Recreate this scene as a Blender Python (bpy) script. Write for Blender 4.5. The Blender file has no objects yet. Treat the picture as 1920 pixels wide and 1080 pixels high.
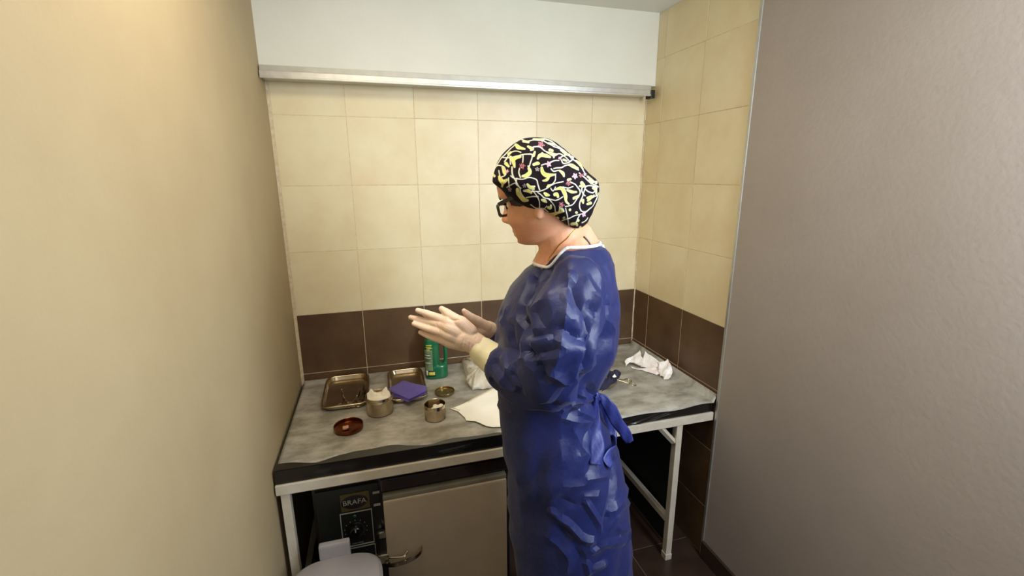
import bpy, bmesh, math, random
import numpy as np
from mathutils import Vector, Matrix, noise
from mathutils.bvhtree import BVHTree
random.seed(7); rng = np.random.default_rng(7)
sc = bpy.context.scene
COL = sc.collection
PI = math.pi

# ------------------------------------------------------------------ camera, light, exposure
YAW, PITCH, ROLL = 0.2815, -0.2406, -0.0046
FPX = 866.76
CAM = np.array([-1.2430, -2.0327, 1.5960])
_f = np.array([math.sin(YAW)*math.cos(PITCH), math.cos(YAW)*math.cos(PITCH), math.sin(PITCH)])
_r = np.array([math.cos(YAW), -math.sin(YAW), 0.0]); _u = np.cross(_r, _f)
CR = math.cos(ROLL)*_r + math.sin(ROLL)*_u
CU = -math.sin(ROLL)*_r + math.cos(ROLL)*_u
cam_d = bpy.data.cameras.new('camera'); cam = bpy.data.objects.new('camera', cam_d); COL.objects.link(cam)
cam_d.sensor_width = 36; cam_d.lens = FPX/1920*36; cam_d.clip_start = .02
cam.matrix_world = Matrix(((CR[0], CU[0], -_f[0], CAM[0]), (CR[1], CU[1], -_f[1], CAM[1]), (CR[2], CU[2], -_f[2], CAM[2]), (0, 0, 0, 1)))
sc.camera = cam
vs = sc.view_settings
vs.view_transform = 'Standard'; vs.look = 'None'; vs.gamma = 1; vs.use_curve_mapping = False
vs.exposure = 0.82
w = bpy.data.worlds.new('world'); sc.world = w; w.use_nodes = True
w.node_tree.nodes['Background'].inputs[0].default_value = (.80, .86, 1, 1)
w.node_tree.nodes['Background'].inputs[1].default_value = .14

def area(name, loc, target, size, power, col, sy=None, spread=None):
    d = bpy.data.lights.new(name, 'AREA'); d.energy = power; d.color = col; d.shape = 'RECTANGLE'
    d.size = size; d.size_y = sy or size
    if spread: d.spread = spread
    o = bpy.data.objects.new(name, d); COL.objects.link(o); o.location = loc
    o.rotation_euler = (Vector(target)-Vector(loc)).to_track_quat('-Z', 'Y').to_euler()
    return o
# daylight from the window behind and to the right of the camera, and the warm ceiling lamp to the left
area('window_daylight', (-.03, -1.86, 1.72), (-.80, -1.05, 1.35), .7, 31, (.80, .90, 1.0), .95)
area('ceiling_lamp', (-1.20, -1.02, 2.265), (-1.15, -.9, 0), .6, 6.2, (1.0, .88, .70), .6)
area('room_fill', (-1.0, -3.3, 2.2), (-.9, -.3, 1.2), .8, 2.5, (1.0, .92, .80), .8)  # added fill from behind the camera, not a lamp of the room

# ------------------------------------------------------------------ helpers
def ray(x, y): return _f + (x-960)/FPX*CR - (y-540)/FPX*CU
def at_y(x, y, Y): d = ray(x, y); return CAM + d*(Y-CAM[1])/d[1]
def at_z(x, y, Z): d = ray(x, y); return CAM + d*(Z-CAM[2])/d[2]
EX = np.array([math.cos(YAW), -math.sin(YAW), 0]); EN = np.array([math.sin(YAW), math.cos(YAW), 0])
C0 = float(EN @ at_y(1045, 600, -1.03))
def pt(x, y, off=0.0):                       # a point on the vertical plane through the person's axis, off metres behind it
    d = ray(x, y); return CAM + d*((C0+off-EN@CAM)/(EN@d))
PXM = FPX/float((pt(1000, 600)-CAM)@_f)      # pixels per metre there

def s2l(c):
    return tuple(((v/255)/12.92 if v/255 <= .04045 else ((v/255+.055)/1.055)**2.4) for v in c)+(1,)
MATS = {}
def mat(name, col, rough=.6, metal=0, col2=None, scale=8, detail=4, bump=0, bscale=40, spec=.5, vary=0, alpha=1, sheen=0, trans=0, coat=0, aniso=None, contrast=(.35, .65)):
    if name in MATS: return MATS[name]
    m = bpy.data.materials.new(name); m.use_nodes = True; nt = m.node_tree; b = nt.nodes['Principled BSDF']
    N = nt.nodes.new; L = nt.links.new
    b.inputs['Base Color'].default_value = s2l(col); b.inputs['Roughness'].default_value = rough
    b.inputs['Metallic'].default_value = metal; b.inputs['Specular IOR Level'].default_value = spec
    b.inputs['Alpha'].default_value = alpha; b.inputs['Transmission Weight'].default_value = trans
    b.inputs['Coat Weight'].default_value = coat
    b.inputs['Sheen Weight'].default_value = sheen
    tc = N('ShaderNodeTexCoord')
    src = None
    if col2 is not None:
        nz = N('ShaderNodeTexNoise'); nz.inputs['Scale'].default_value = scale; nz.inputs['Detail'].default_value = detail
        nz.inputs['Roughness'].default_value = .6
        mp = N('ShaderNodeMapping'); L(tc.outputs['Object'], mp.inputs[0])
        if aniso: mp.inputs['Scale'].default_value = aniso
        if vary:
            oi = N('ShaderNodeObjectInfo'); va = N('ShaderNodeVectorMath'); va.operation = 'SCALE'
            cx = N('ShaderNodeCombineXYZ'); L(oi.outputs['Random'], cx.inputs[0]); L(oi.outputs['Random'], cx.inputs[1])
            va.inputs[3].default_value = 37; L(cx.outputs[0], va.inputs[0]); L(va.outputs[0], mp.inputs['Location'])
        L(mp.outputs[0], nz.inputs['Vector'])
        rp = N('ShaderNodeValToRGB'); rp.color_ramp.elements[0].position = contrast[0]; rp.color_ramp.elements[1].position = contrast[1]
        rp.color_ramp.elements[0].color = s2l(col); rp.color_ramp.elements[1].color = s2l(col2)
        L(nz.outputs['Fac'], rp.inputs[0]); src = rp.outputs[0]
        if vary:
            hs = N('ShaderNodeHueSaturation'); mr = N('ShaderNodeMapRange'); mr.inputs[3].default_value = 1-vary; mr.inputs[4].default_value = 1+vary
            L(oi.outputs['Random'], mr.inputs[0]); L(mr.outputs[0], hs.inputs['Value']); L(src, hs.inputs['Color']); src = hs.outputs[0]
        L(src, b.inputs['Base Color'])
    if bump:
        nb = N('ShaderNodeTexNoise'); nb.inputs['Scale'].default_value = bscale; nb.inputs['Detail'].default_value = 3
        L(tc.outputs['Object'], nb.inputs['Vector'])
        bp = N('ShaderNodeBump'); bp.inputs['Strength'].default_value = bump; bp.inputs['Distance'].default_value = .01
        L(nb.outputs['Fac'], bp.inputs['Height']); L(bp.outputs[0], b.inputs['Normal'])
    MATS[name] = m; return m

def thing(name, label, cat, loc=(0, 0, 0), group=None):
    o = bpy.data.objects.new(name, None); COL.objects.link(o); o.location = loc; o.empty_display_size = .05
    o['label'] = label; o['category'] = cat
    if group: o['group'] = group
    return o
def tag(o, label, cat, group=None):
    o['label'] = label; o['category'] = cat
    if group: o['group'] = group
    return o
def link(name, me, m, parent=None, smooth=True, label=None, kind=None, loc=None, autosmooth=None):
    me.materials.clear()
    for mm in (m if isinstance(m, (list, tuple)) else [m]): me.materials.append(mm)
    o = bpy.data.objects.new(name, me); COL.objects.link(o)
    if smooth:
        me.polygons.foreach_set('use_smooth', [True]*len(me.polygons))
        if autosmooth:
            me.set_sharp_from_angle(angle=autosmooth)
    if loc is not None: o.location = loc
    if parent is not None:
        o.parent = parent
        if loc is None: o.location = -parent_world(parent)
    if label: o['label'] = label
    if kind: o['kind'] = kind
    return o
def parent_world(p):
    v = Vector(p.location); q = p.parent
    while q is not None: v = v+Vector(q.location); q = q.parent
    return v
def mk(name, verts, faces, m, parent=None, **k):
    me = bpy.data.meshes.new(name); me.from_pydata([tuple(map(float, v)) for v in verts], [], [tuple(f) for f in faces])
    bm = bmesh.new(); bm.from_mesh(me); bmesh.ops.recalc_face_normals(bm, faces=bm.faces); bm.to_mesh(me); bm.free()
    me.update(); return link(name, me, m, parent, **k)
class MB:                                       # collects shapes for one mesh
    def __init__(s): s.v = []; s.f = []
    def add(s, v, f):
        o = len(s.v); s.v += [tuple(map(float, p)) for p in v]; s.f += [tuple(i+o for i in q) for q in f]; return s
    def box(s, x0, y0, z0, x1, y1, z1, bev=0):
        if bev:
            bm = bmesh.new(); bmesh.ops.create_cube(bm, size=1)
            for p in bm.verts: p.co = Vector(((x0+x1)/2+p.co.x*(x1-x0), (y0+y1)/2+p.co.y*(y1-y0), (z0+z1)/2+p.co.z*(z1-z0)))
            bmesh.ops.bevel(bm, geom=list(bm.edges), offset=bev, segments=2, affect='EDGES', profile=.7)
            s.bm(bm); return s
        return s.add([(x0, y0, z0), (x1, y0, z0), (x1, y1, z0), (x0, y1, z0), (x0, y0, z1), (x1, y0, z1), (x1, y1, z1), (x0, y1, z1)],
                     [(0, 3, 2, 1), (4, 5, 6, 7), (0, 1, 5, 4), (1, 2, 6, 5), (2, 3, 7, 6), (3, 0, 4, 7)])
    def bm(s, bm):
        bm.verts.index_update(); s.add([v.co for v in bm.verts], [[v.index for v in f.verts] for f in bm.faces]); bm.free()
    def loft(s, rings, caps=True):
        n = len(rings[0]); v = [p for r in rings for p in r]; f = []
        for i in range(len(rings)-1):
            for j in range(n): f.append((i*n+j, i*n+(j+1) % n, (i+1)*n+(j+1) % n, (i+1)*n+j))
        if caps: f.append(tuple(range(n-1, -1, -1))); f.append(tuple((len(rings)-1)*n+j for j in range(n)))
        return s.add(v, f)
    def lathe(s, prof, c=(0, 0, 0), n=40, closed=False):
        rings = [[(c[0]+r*math.cos(2*PI*j/n), c[1]+r*math.sin(2*PI*j/n), c[2]+z) for j in range(n)] for r, z in prof]
        if closed: rings.append(rings[0])
        return s.loft(rings, caps=not closed)
    def tube(s, P, R, n=10, sub=0):
        P = [np.array(p, float) for p in P]; R = list(R) if hasattr(R, '__len__') else [R]*len(P)
        if sub: P, R = spline(P, R, sub)
        rings = []; prev = None
        for i, p in enumerate(P):
            t = P[min(i+1, len(P)-1)]-P[max(i-1, 0)]; t = t/(np.linalg.norm(t)+1e-12)
            if prev is None: a = np.cross(t, [0, 0, 1.0]); a = a if np.linalg.norm(a) > .1 else np.cross(t, [1.0, 0, 0])
            else: a = prev-t*(prev@t)
            a = a/np.linalg.norm(a); prev = a; b = np.cross(t, a)
            rings.append([p+R[i]*(a*math.cos(2*PI*j/n)+b*math.sin(2*PI*j/n)) for j in range(n)])
        return s.loft(rings)
    def sphere(s, c, r, n=16):
        r = r if hasattr(r, '__len__') else (r, r, r); rings = []
        for i in range(n//2+1):
            t = PI*i/(n//2); q = max(math.sin(t), .02)
            rings.append([(c[0]+r[0]*q*math.cos(2*PI*j/n), c[1]+r[1]*q*math.sin(2*PI*j/n), c[2]-r[2]*math.cos(t)) for j in range(n)])
        return s.loft(rings)
    def chain(s, P, R, n=16, sub=4):
        P = [np.array(p, float) for p in P]; P2, R2 = spline(P, list(R), sub) if len(P) > 2 else (P, list(R))
        s.tube(P2, R2, n); s.sphere(P2[0], R2[0], n); s.sphere(P2[-1], R2[-1], n); return s
    def go(s, name, m, parent=None, **k): return mk(name, s.v, s.f, m, parent, **k)
def spline(P, R, k):
    P = np.array(P); R = np.array(R, float); n = len(P); oP = []; oR = []
    for i in range(n-1):
        p0, p1, p2, p3 = P[max(i-1, 0)], P[i], P[i+1], P[min(i+2, n-1)]
        for j in range(k):
            t = j/k
            oP.append(.5*(2*p1+(p2-p0)*t+(2*p0-5*p1+4*p2-p3)*t*t+(3*p1-p0-3*p2+p3)*t**3)); oR.append(R[i]+(R[i+1]-R[i])*(t*t*(3-2*t)))
    oP.append(P[-1]); oR.append(R[-1]); return oP, oR
def remesh(mb, vox, smooth=2):                  # one continuous surface around all the shapes of mb
    me = bpy.data.meshes.new('tmp'); me.from_pydata(mb.v, [], mb.f)
    bm = bmesh.new(); bm.from_mesh(me); bmesh.ops.recalc_face_normals(bm, faces=bm.faces); bm.to_mesh(me); bm.free()
    o = bpy.data.objects.new('tmp', me); COL.objects.link(o)
    md = o.modifiers.new('r', 'REMESH'); md.mode = 'VOXEL'; md.voxel_size = vox; md.adaptivity = 0
    dg = bpy.context.evaluated_depsgraph_get(); ev = o.evaluated_get(dg); r = bpy.data.meshes.new_from_object(ev)
    bpy.data.objects.remove(o); bpy.data.meshes.remove(me)
    lap(r, smooth); return r
def getv(me): a = np.empty(len(me.vertices)*3); me.vertices.foreach_get('co', a); return a.reshape(-1, 3)
def setv(me, a): me.vertices.foreach_set('co', np.ascontiguousarray(a).ravel()); me.update()
def nrm(me): a = np.empty(len(me.vertices)*3); me.vertex_normals.foreach_get('vector', a); return a.reshape(-1, 3)
def lap(me, it, lam=.5):
    e = np.empty(len(me.edges)*2, int); me.edges.foreach_get('vertices', e); e = e.reshape(-1, 2); v = getv(me); n = len(v)
    deg = np.bincount(e.ravel(), minlength=n)[:, None]
    for _ in range(it):
        s = np.zeros_like(v)
        for k in range(3): s[:, k] = np.bincount(e[:, 0], v[e[:, 1], k], n)+np.bincount(e[:, 1], v[e[:, 0], k], n)
        v = v+lam*(s/np.maximum(deg, 1)-v)
    setv(me, v)
def segdist(v, P):                              # distance of every vertex to a polyline
    d = np.full(len(v), 9.0); P = np.array(P)
    for a, b in zip(P[:-1], P[1:]):
        ab = b-a; t = np.clip(((v-a)@ab)/(ab@ab+1e-12), 0, 1); d = np.minimum(d, np.linalg.norm(v-a-t[:, None]*ab, axis=1))
    return d
def hit(bvh, x, y, default=0.0):
    d = ray(x, y); h = bvh.ray_cast(Vector(CAM), Vector(d/np.linalg.norm(d)))
    return np.array(h[0]) if h[0] is not None else pt(x, y, default)
def bvh_of(me): return BVHTree.FromPolygons([v.co.copy() for v in me.vertices], [tuple(p.vertices) for p in me.polygons])

# ------------------------------------------------------------------ materials
T = .265                                         # one wall tile
M_beige = mat('beige_tile', (226, 207, 166), .38, col2=(234, 221, 184), scale=5, detail=6, vary=.02)
M_brown = mat('brown_tile', (84, 61, 40), .42, col2=(104, 79, 54), scale=6, detail=6, vary=.05)
M_grout = mat('grout', (226, 210, 178), .9, col2=(205, 184, 150), scale=60)
M_white = mat('white_plaster', (222, 219, 204), .85, col2=(227, 225, 211), scale=3, bump=.05, bscale=60)
M_ceil = mat('ceiling_paint', (222, 222, 214), .9, col2=(228, 228, 220), scale=3)
M_paint2 = mat('grey_paint', (164, 152, 142), .8, col2=(170, 158, 148), scale=2.5, bump=.05, bscale=80)
M_paint = mat('greige_paint', (168, 149, 114), .8, col2=(174, 156, 121), scale=2.5, bump=.05, bscale=80)
M_alu = mat('aluminium', (200, 198, 190), .38, .75, col2=(188, 186, 178), scale=30)
M_black = mat('black_plastic', (14, 14, 14), .4)
M_floor = mat('floor_tile', (52, 36, 28), .35, col2=(66, 48, 38), scale=7, detail=6, vary=.06)
M_fgrout = mat('floor_grout', (120, 104, 88), .9)
M_wmetal = mat('white_enamel', (216, 206, 188), .42, col2=(200, 188, 166), scale=14, detail=6)
M_steel = mat('steel', (206, 190, 162), .22, 1.0, col2=(184, 166, 136), scale=20)
M_steelw = mat('warm_steel', (190, 160, 120), .25, 1.0, col2=(150, 116, 80), scale=12)
M_gauze = mat('gauze', (250, 242, 226), .95, col2=(244, 234, 214), scale=60, bump=.15, bscale=200)

# ------------------------------------------------------------------ the room
def struct(name, mb, m, parent=None, **k):
    o = mb.go(name, m, parent, smooth=False, **k)
    if parent is None: o['kind'] = 'structure'
    return o
XL, YN, ZC = -6.03*T-.01, -3.6, 2.274
ZR0 = 2.87*T                                      # height of the joint just above the worktop
G = .0012
colX = [-(1.033+k*.9985)*T for k in range(0, 6)]
wb = struct('wall_back', MB().box(XL-.1, .0007, 0, .1, .12, ZC), M_grout)
wr = struct('wall_right', MB().box(.0007, -.4775*T-2*T, 0, .12, .12, ZC), M_grout)
struct('wall_front_right', MB().box(-.004, YN, 0, .12, -.4775*T-2*T-.012, ZC), M_paint2)
struct('trim_3', MB().box(-.008, -.4775*T-2*T-.012, 0, .02, -.4775*T-2*T, ZC, .002), M_alu)
struct('wall_left', MB().box(XL-.12, YN, 0, XL, .1, ZC), M_paint)
struct('baseboard_left', MB().box(XL, YN, 0, XL+.012, -.70, .08, .003), M_floor)
struct('baseboard_right', MB().box(-.016, YN, 0, -.004, -.4775*T-2*T-.012, .08, .003), M_floor)
struct('ceiling', MB().box(XL-.1, YN, ZC, .12, .12, ZC+.1), M_ceil)
fl = struct('floor', MB().box(XL-.1, YN, -.1, .12, .12, -.002), M_fgrout)
struct('trim_1', MB().box(XL, -.069, 1.978, -.001, 0, ZC), M_white)       # the boxed-in beam above the rail

TM = {}
def tile(parent, m, axis, a0, a1, z0, z1):
    key = (m.name, axis, round(a1-a0, 3), round(z1-z0, 3))
    if key not in TM:
        w_, h_ = (a1-a0)/2-G, (z1-z0)/2-G
        bm = bmesh.new(); bmesh.ops.create_cube(bm, size=1)
        for p in bm.verts: p.co = Vector((p.co.x*2*w_, p.co.y*.008, p.co.z*2*h_))
        bmesh.ops.bevel(bm, geom=[e for e in bm.edges if all(v.co.y < 0 for v in e.verts)], offset=.0006, segments=1, affect='EDGES')
        if axis == 'y': bmesh.ops.rotate(bm, verts=bm.verts, cent=(0, 0, 0), matrix=Matrix.Rotation(-PI/2, 3, 'Z'))
        me = bpy.data.meshes.new('tile'); bm.to_mesh(me); bm.free(); me.materials.append(m); TM[key] = me
    o = bpy.data.objects.new('tile', TM[key]); COL.objects.link(o); o.parent = parent
    j = rng.normal(0, .0004)
    o.location = ((a0+a1)/2, .004+j, (z0+z1)/2) if axis == 'x' else (.004+j, (a0+a1)/2, (z0+z1)/2)
rows = [(ZR0-3*T, ZR0-2*T, 0), (ZR0-2*T, ZR0-T, 0), (ZR0-T, ZR0, 0), (ZR0, ZR0+T, 0)]+[(ZR0+k*T, ZR0+(k+1)*T, 1) for k in (1, 2, 3)]
rows[0] = (0, ZR0-2*T, 0)
xs = [0]+colX
for z0, z1, b in rows+[(ZR0+4*T, 1.978, 1)]:
    for x1, x0 in zip(xs[:-1], xs[1:]): tile(wb, M_beige if b else M_brown, 'x', x0, x1, z0, z1)
ys = [0, -.4775*T, -1.4775*T, -2.4775*T]
for z0, z1, b in rows+[(ZR0+4*T, ZR0+5*T, 1), (ZR0+5*T, ZC, 1)]:
    for y1, y0 in zip(ys[:-1], ys[1:]): tile(wr, M_beige if b else M_brown, 'y', y0, y1, z0, z1)
# crumbled white filler down the corner joint
v = []; mb = MB()
zz = np.arange(.66, 2.25, .012)
mb.tube([(-.002-.0025*noise.noise((0, 0, z*14)), -.002-.0025*noise.noise((5, 0, z*17)), z) for z in zz if z < 1.975 ], [.0035+.0022*noise.noise((9, 3, z*23)) for z in zz if z < 1.975], 6)
o = mb.go('corner_grout', M_grout, wb)
# floor tiles, joints at x = -.144, -.288 ... as the photo shows
FX, FY, FT = -.288, -.557, .30
me_f = None
for i in range(-5, 2):
    for j in range(-10, 3):
        x0, y0 = FX+i*FT, FY+j*FT
        if x0 > .1 or x0+FT < XL or y0+FT < YN or y0 > .1: continue
        if me_f is None:
            q = MB().box(-FT/2+.0016, -FT/2+.0016, -.004, FT/2-.0016, FT/2-.0016, .0, .001); t0 = mk('tile', q.v, q.f, M_floor, fl, smooth=False, loc=(x0+FT/2, y0+FT/2, 0)); me_f = t0.data
        else:
            t = bpy.data.objects.new('tile', me_f); COL.objects.link(t); t.parent = fl; t.location = (x0+FT/2, y0+FT/2, 0)

# aluminium curtain track under the beam
tr = thing('curtain_track', 'pale aluminium curtain track fixed along the bottom of the white beam', 'curtain rail', (-.8, -.08, 1.95))
MB().box(XL+.004, -.094, 1.957, -.036, -.006, 1.9755, .001).go('mounting_strip', mat('dull_aluminium', (186, 182, 170), .5, .5, col2=(176, 172, 160), scale=20), tr, smooth=False)
q = MB().box(XL+.004, -.104, 1.936, -.044, -.012, 1.9555, .0015)
q.box(XL+.004, -.108, 1.930, -.044, -.096, 1.9375, .002); q.go('track_channel', M_alu, tr, smooth=False)
MB().box(-.042, -.104, 1.922, -.022, -.06, 1.956, .003).go('end_cap', M_black, tr, smooth=False)

# ------------------------------------------------------------------ the table and its cloth
ZT = .72
M_slab = mat('black_wrap', (16, 15, 14), .22, coat=.4, col2=(26, 24, 22), scale=20, bump=.15, bscale=24)
tb = thing('work_table', 'long table along the tiled wall with dark wrapped top on white metal frame', 'table', (-.8, -.33, 0))
def drapeface(x0, x1, y, z0, z1, folds):
    n, k = 160, 14; V = []; F = []
    for i in range(n+1):
        for j in range(k+1):
            x = x0+(x1-x0)*i/n; z = z0+(z1-z0)*j/k; d = .0015*noise.noise((x*16, z*30, 1))
            for (fx, fz, gx, gz, wd, am) in folds:
                t = min(max((x-fx)/(gx-fx), 0), 1); zc = fz+(gz-fz)*t**1.6; t2 = 1 if fx <= x <= gx else 0
                d += am*t2*math.exp(-((z-zc)/wd)**2)
            V.append((x, y-d, z))
    for i in range(n):
        for j in range(k): a = i*(k+1)+j; F.append((a, a+k+1, a+k+2, a+1))
    return V, F
MB().box(XL+.005, -.638, .672, -.004, -.003, .7175, .004).go('slab', M_slab, tb, smooth=False)
V, F = drapeface(XL+.006, -.006, -.6395, .670, .716, [(-.40, .672, -.21, .712, .0022, .005), (-.36, .672, -.16, .713, .0028, .006), (-.42, .678, -.30, .712, .0018, .004), (-.23, .690, -.15, .706, .002, .003), (-1.1, .69, -.98, .70, .003, .003)])
mk('plastic_wrap', V, F, M_slab, tb)
q = MB().box(XL+.006, -.648, .636, -.005, -.615, .669, .002).box(XL+.006, -.04, .636, -.005, -.01, .669, .002)
q.go('long_rail', M_wmetal, tb, smooth=False)
for x in (XL+.03, -.155):
    MB().box(x-.011, -.62, .637, x+.011, -.04, .668, .002).go('side_rail', M_wmetal, tb, smooth=False)
    MB().box(x-.011, -.62, .170, x+.011, -.04, .197, .002).go('stretcher', M_wmetal, tb, smooth=False)
    for y in (-.630, -.025):
        MB().box(x-.013, y-.014, 0, x+.013, y+.014, .637, .002).box(x-.015, y-.016, 0, x+.015, y+.016, .028, .002).go('leg', M_wmetal, tb, smooth=False)
br = MB().tube([(-.248, -.634, .645), (-.172, -.634, .560)], .012, 4); br.go('corner_brace', M_wmetal, tb, smooth=False)
MB().box(-.126, -.60, .02, -.118, -.05, .632).go('end_panel', mat('black_board', (17, 19, 19), .75), tb, smooth=False)
MB().box(-.855, -.03, .02, -.13, -.022, .632).go('dark_backing', MATS['black_board'], tb, smooth=False)  # added dark sheet standing in for the deep shade under the table

# marbled oilcloth with a waved front edge, turned up along the two walls
M_oil = mat('marbled_oilcloth', (136, 130, 116), .40, col2=(184, 178, 166), scale=9, detail=9, bump=.06, bscale=16, aniso=(1, 1.6, 1), contrast=(.38, .62))
nx, ny = 170, 40; V = []; F = []
for i in range(nx+1):
    x = XL+.012+(-.004-XL-.012)*i/nx
    yf = -.612-.010*math.sin(x*16+.6)-.006*math.sin(x*37)-.034*min(max((x+1.15)/.35, 0), 1)
    if x > -.55: yf = -.652-.0015*math.sin(x*30)
    for j in range(ny+1):
        t = j/ny; y = -.004+(yf+.004)*t
        z = ZT+.0008*noise.noise((x*9, y*9, 0))
        z -= .010*max(0, (t-.975)/.025)**1.5*(.6+.4*math.sin(x*23))*(1 if x > -.6 else .7)
        if j == 0: y = -.006; z = ZT+.012
        if x > -.012: z = max(z, ZT+.03)
        V.append((x, y, z))
for i in range(nx):
    for j in range(ny): a = i*(ny+1)+j; F.append((a, a+ny+1, a+ny+2, a+1))
oc = mk('oilcloth', V, F, M_oil); md = oc.modifiers.new('s', 'SOLIDIFY'); md.thickness = .0016; md.offset = -1
tag(oc, 'grey marbled oilcloth spread over the table top with a wavy front edge', 'tablecloth')
ZS = ZT+.0012

# ------------------------------------------------------------------ the oven under the table
YO = -.618
M_cream = mat('cream_enamel', (196, 178, 150), .45, col2=(180, 164, 140), scale=4, detail=5)
M_dark = mat('dark_enamel', (26, 22, 20), .28, coat=.3, col2=(34, 30, 28), scale=10)
ov = thing('sterilizer_oven', 'dark sterilizing oven with beige door and chrome handle under the table', 'oven', (-1.1, -.35, 0))
MB().box(-1.51, YO+.012, .06, -.84, -.07, .612, .006).go('body', M_dark, ov, smooth=False)
MB().box(-1.295, YO+.002, .560, -.842, YO+.014, .606, .004).go('top_band', mat('smoked_band', (38, 30, 28), .18, coat=.5, col2=(60, 46, 42), scale=6), ov, smooth=False)
MB().box(-1.51, YO+.001, .612, -.842, YO+.02, .621, .002).go('top_trim', mat('worn_trim', (90, 84, 78), .35, .6), ov, smooth=False)
dr = MB().box(-1.291, YO-.018, .095, -.862, YO+.012, .536, .006).go('door', M_cream, ov, smooth=False)
MB().box(-1.291, YO-.014, .537, -.862, YO+.012, .552, .003).go('door_edge', mat('door_edge', (132, 126, 108), .5, col2=(116, 112, 98), scale=9), dr, smooth=False)
for x in (-1.18, -.95): MB().box(x-.02, YO-.006, .06, x+.02, YO+.012, .095, .002).go('foot_hinge', M_dark, dr, smooth=False)
# latch and lever handle
M_chrome = mat('chrome', (196, 186, 168), .12, 1.0)
hd = MB()
hd.box(-1.322, YO-.016, .318, -1.288, YO+.008, .415, .010)
hd.go('latch_plate', mat('latch_black', (30, 27, 26), .3), dr, smooth=False)
MB().box(-1.326, YO-.026, .298, -1.286, YO-.002, .332, .006).go('latch_cover', M_chrome, dr, smooth=False)
MB().box(-1.318, YO-.020, .395, -1.290, YO-.002, .418, .007).go('latch_cap', M_chrome, dr, smooth=False)
arc = [(-1.300, YO-.030, .300), (-1.262, YO-.042, .303), (-1.215, YO-.046, .313), (-1.185, YO-.040, .324), (-1.172, YO-.028, .332)]
hd = MB(); P, R = spline([np.array(p) for p in arc], [.008]*5, 6)
rings = []
for i, p in enumerate(P): rings.append([p+np.array(d) for d in ((0, -.006, -.007), (0, -.006, .007), (0, .004, .007), (0, .004, -.007))])
hd.loft(rings); hd.go('handle', M_chrome, dr, smooth=False)
MB().tube([(-1.29, YO-.028, .322), (-1.24, YO-.040, .324), (-1.222, YO-.030, .336)], [.004, .004, .003], 8, 4).go('latch_rod', M_chrome, dr)
# control panel with badge, framed dials and lettering
cp = MB().box(-1.50, YO+.002, .10, -1.302, YO+.013, .600, .003).go('control_panel', mat('panel_black', (20, 21, 20), .4, col2=(26, 27, 25), scale=8), ov, smooth=False)
M_frame = mat('panel_line', (150, 146, 136), .5); M_brass = mat('badge_plate', (96, 82, 44), .45, .3, col2=(84, 72, 42), scale=10)
bg = MB().box(-1.425, YO-.001, .513, -1.333, YO+.003, .578, .0015).go('badge', M_brass, cp, smooth=False)
nel = 40
mk('badge_oval', [(-1.381+.042*math.cos(2*PI*i/nel), y, .545+.025*math.sin(2*PI*i/nel)) for y in (YO+.0, YO-.002) for i in range(nel)],
   [tuple(range(nel, 2*nel)), tuple(range(nel))]+[(i, (i+1) % nel, nel+(i+1) % nel, nel+i) for i in range(nel)], mat('badge_black', (16, 12, 10), .4), cp, smooth=False)
def text(body, size, loc, rot, m, name, parent, ext=.0006):
    cu = bpy.data.curves.new('t', 'FONT'); cu.body = body; cu.size = size; cu.extrude = ext; cu.align_x = 'CENTER'; cu.align_y = 'CENTER'
    o = bpy.data.objects.new('t', cu); COL.objects.link(o); o.rotation_euler = rot; o.location = loc
    bpy.context.view_layer.update()
    me = bpy.data.meshes.new_from_object(o.evaluated_get(bpy.context.evaluated_depsgraph_get())); me.transform(o.matrix_world)
    bpy.data.objects.remove(o); return link(name, me, m, parent, smooth=False)
text('BRAFA', .0255, (-1.381, YO-.0026, .545), (PI/2, 0, 0), mat('badge_letters', (150, 146, 138), .5), 'badge_letters', cp)
def frame(x0, x1, z0, z1, t=.0028):
    q = MB()
    for a in ((x0, z0, x1, z0+t), (x0, z1-t, x1, z1), (x0, z0+t, x0+t, z1-t), (x1-t, z0+t, x1, z1-t)): q.box(a[0], YO-.0005, a[1], a[2], YO+.003, a[3])
    q.go('dial_frame', M_frame, cp, smooth=False)
frame(-1.431, -1.329, .372, .506); frame(-1.429, -1.327, .205, .366)
M_dial = mat('dial_black', (12, 13, 12), .25, coat=.3)
for zc in (.436, .262):
    q = MB(); n = 36
    prof = [(.031, 0), (.031, .004), (.026, .006), (.020, .0065), (.019, .016), (.016, .019)]
    rings = [[(-1.385+r*math.cos(2*PI*j/n), YO+.001-h, zc+r*math.sin(2*PI*j/n)) for j in range(n)] for r, h in prof]; q.loft(rings)
    dl = q.go('dial', M_dial, cp, autosmooth=.6)
    MB().box(-1.387, YO-.0195, zc+.004, -1.383, YO-.017, zc+.015).go('pointer', M_frame, dl, smooth=False)
    q = MB(); 
    for k in range(11):
        a = PI*(1.25-1.5*k/10); q.box(-1.385+.036*math.cos(a)-.0008, YO+.0004, zc+.036*math.sin(a)-.0008, -1.385+.036*math.cos(a)+.0008, YO+.003, zc+.036*math.sin(a)+.0008)
    q.go('scale_marks', M_frame, cp, smooth=False)
    q = MB(); q.lathe([(.006, 0), (.006, .002), (.004, .003)], n=16); 
    mk('indicator', [(-1.385+a, YO+.002-c, zc+.052+b) for a, b, c in q.v], q.f, mat('green_lens', (36, 74, 40), .2, coat=.5), cp)
text('THERMOREG', .0062, (-1.383, YO-.0004, .383), (PI/2, 0, 0), M_frame, 'scale_lettering', cp, .0003)
for z in (.512, .560): MB().box(-1.322, YO-.0004, z, -1.300, YO+.003, z+.0085, .001).go('chrome_strip', M_frame, cp, smooth=False)

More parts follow.
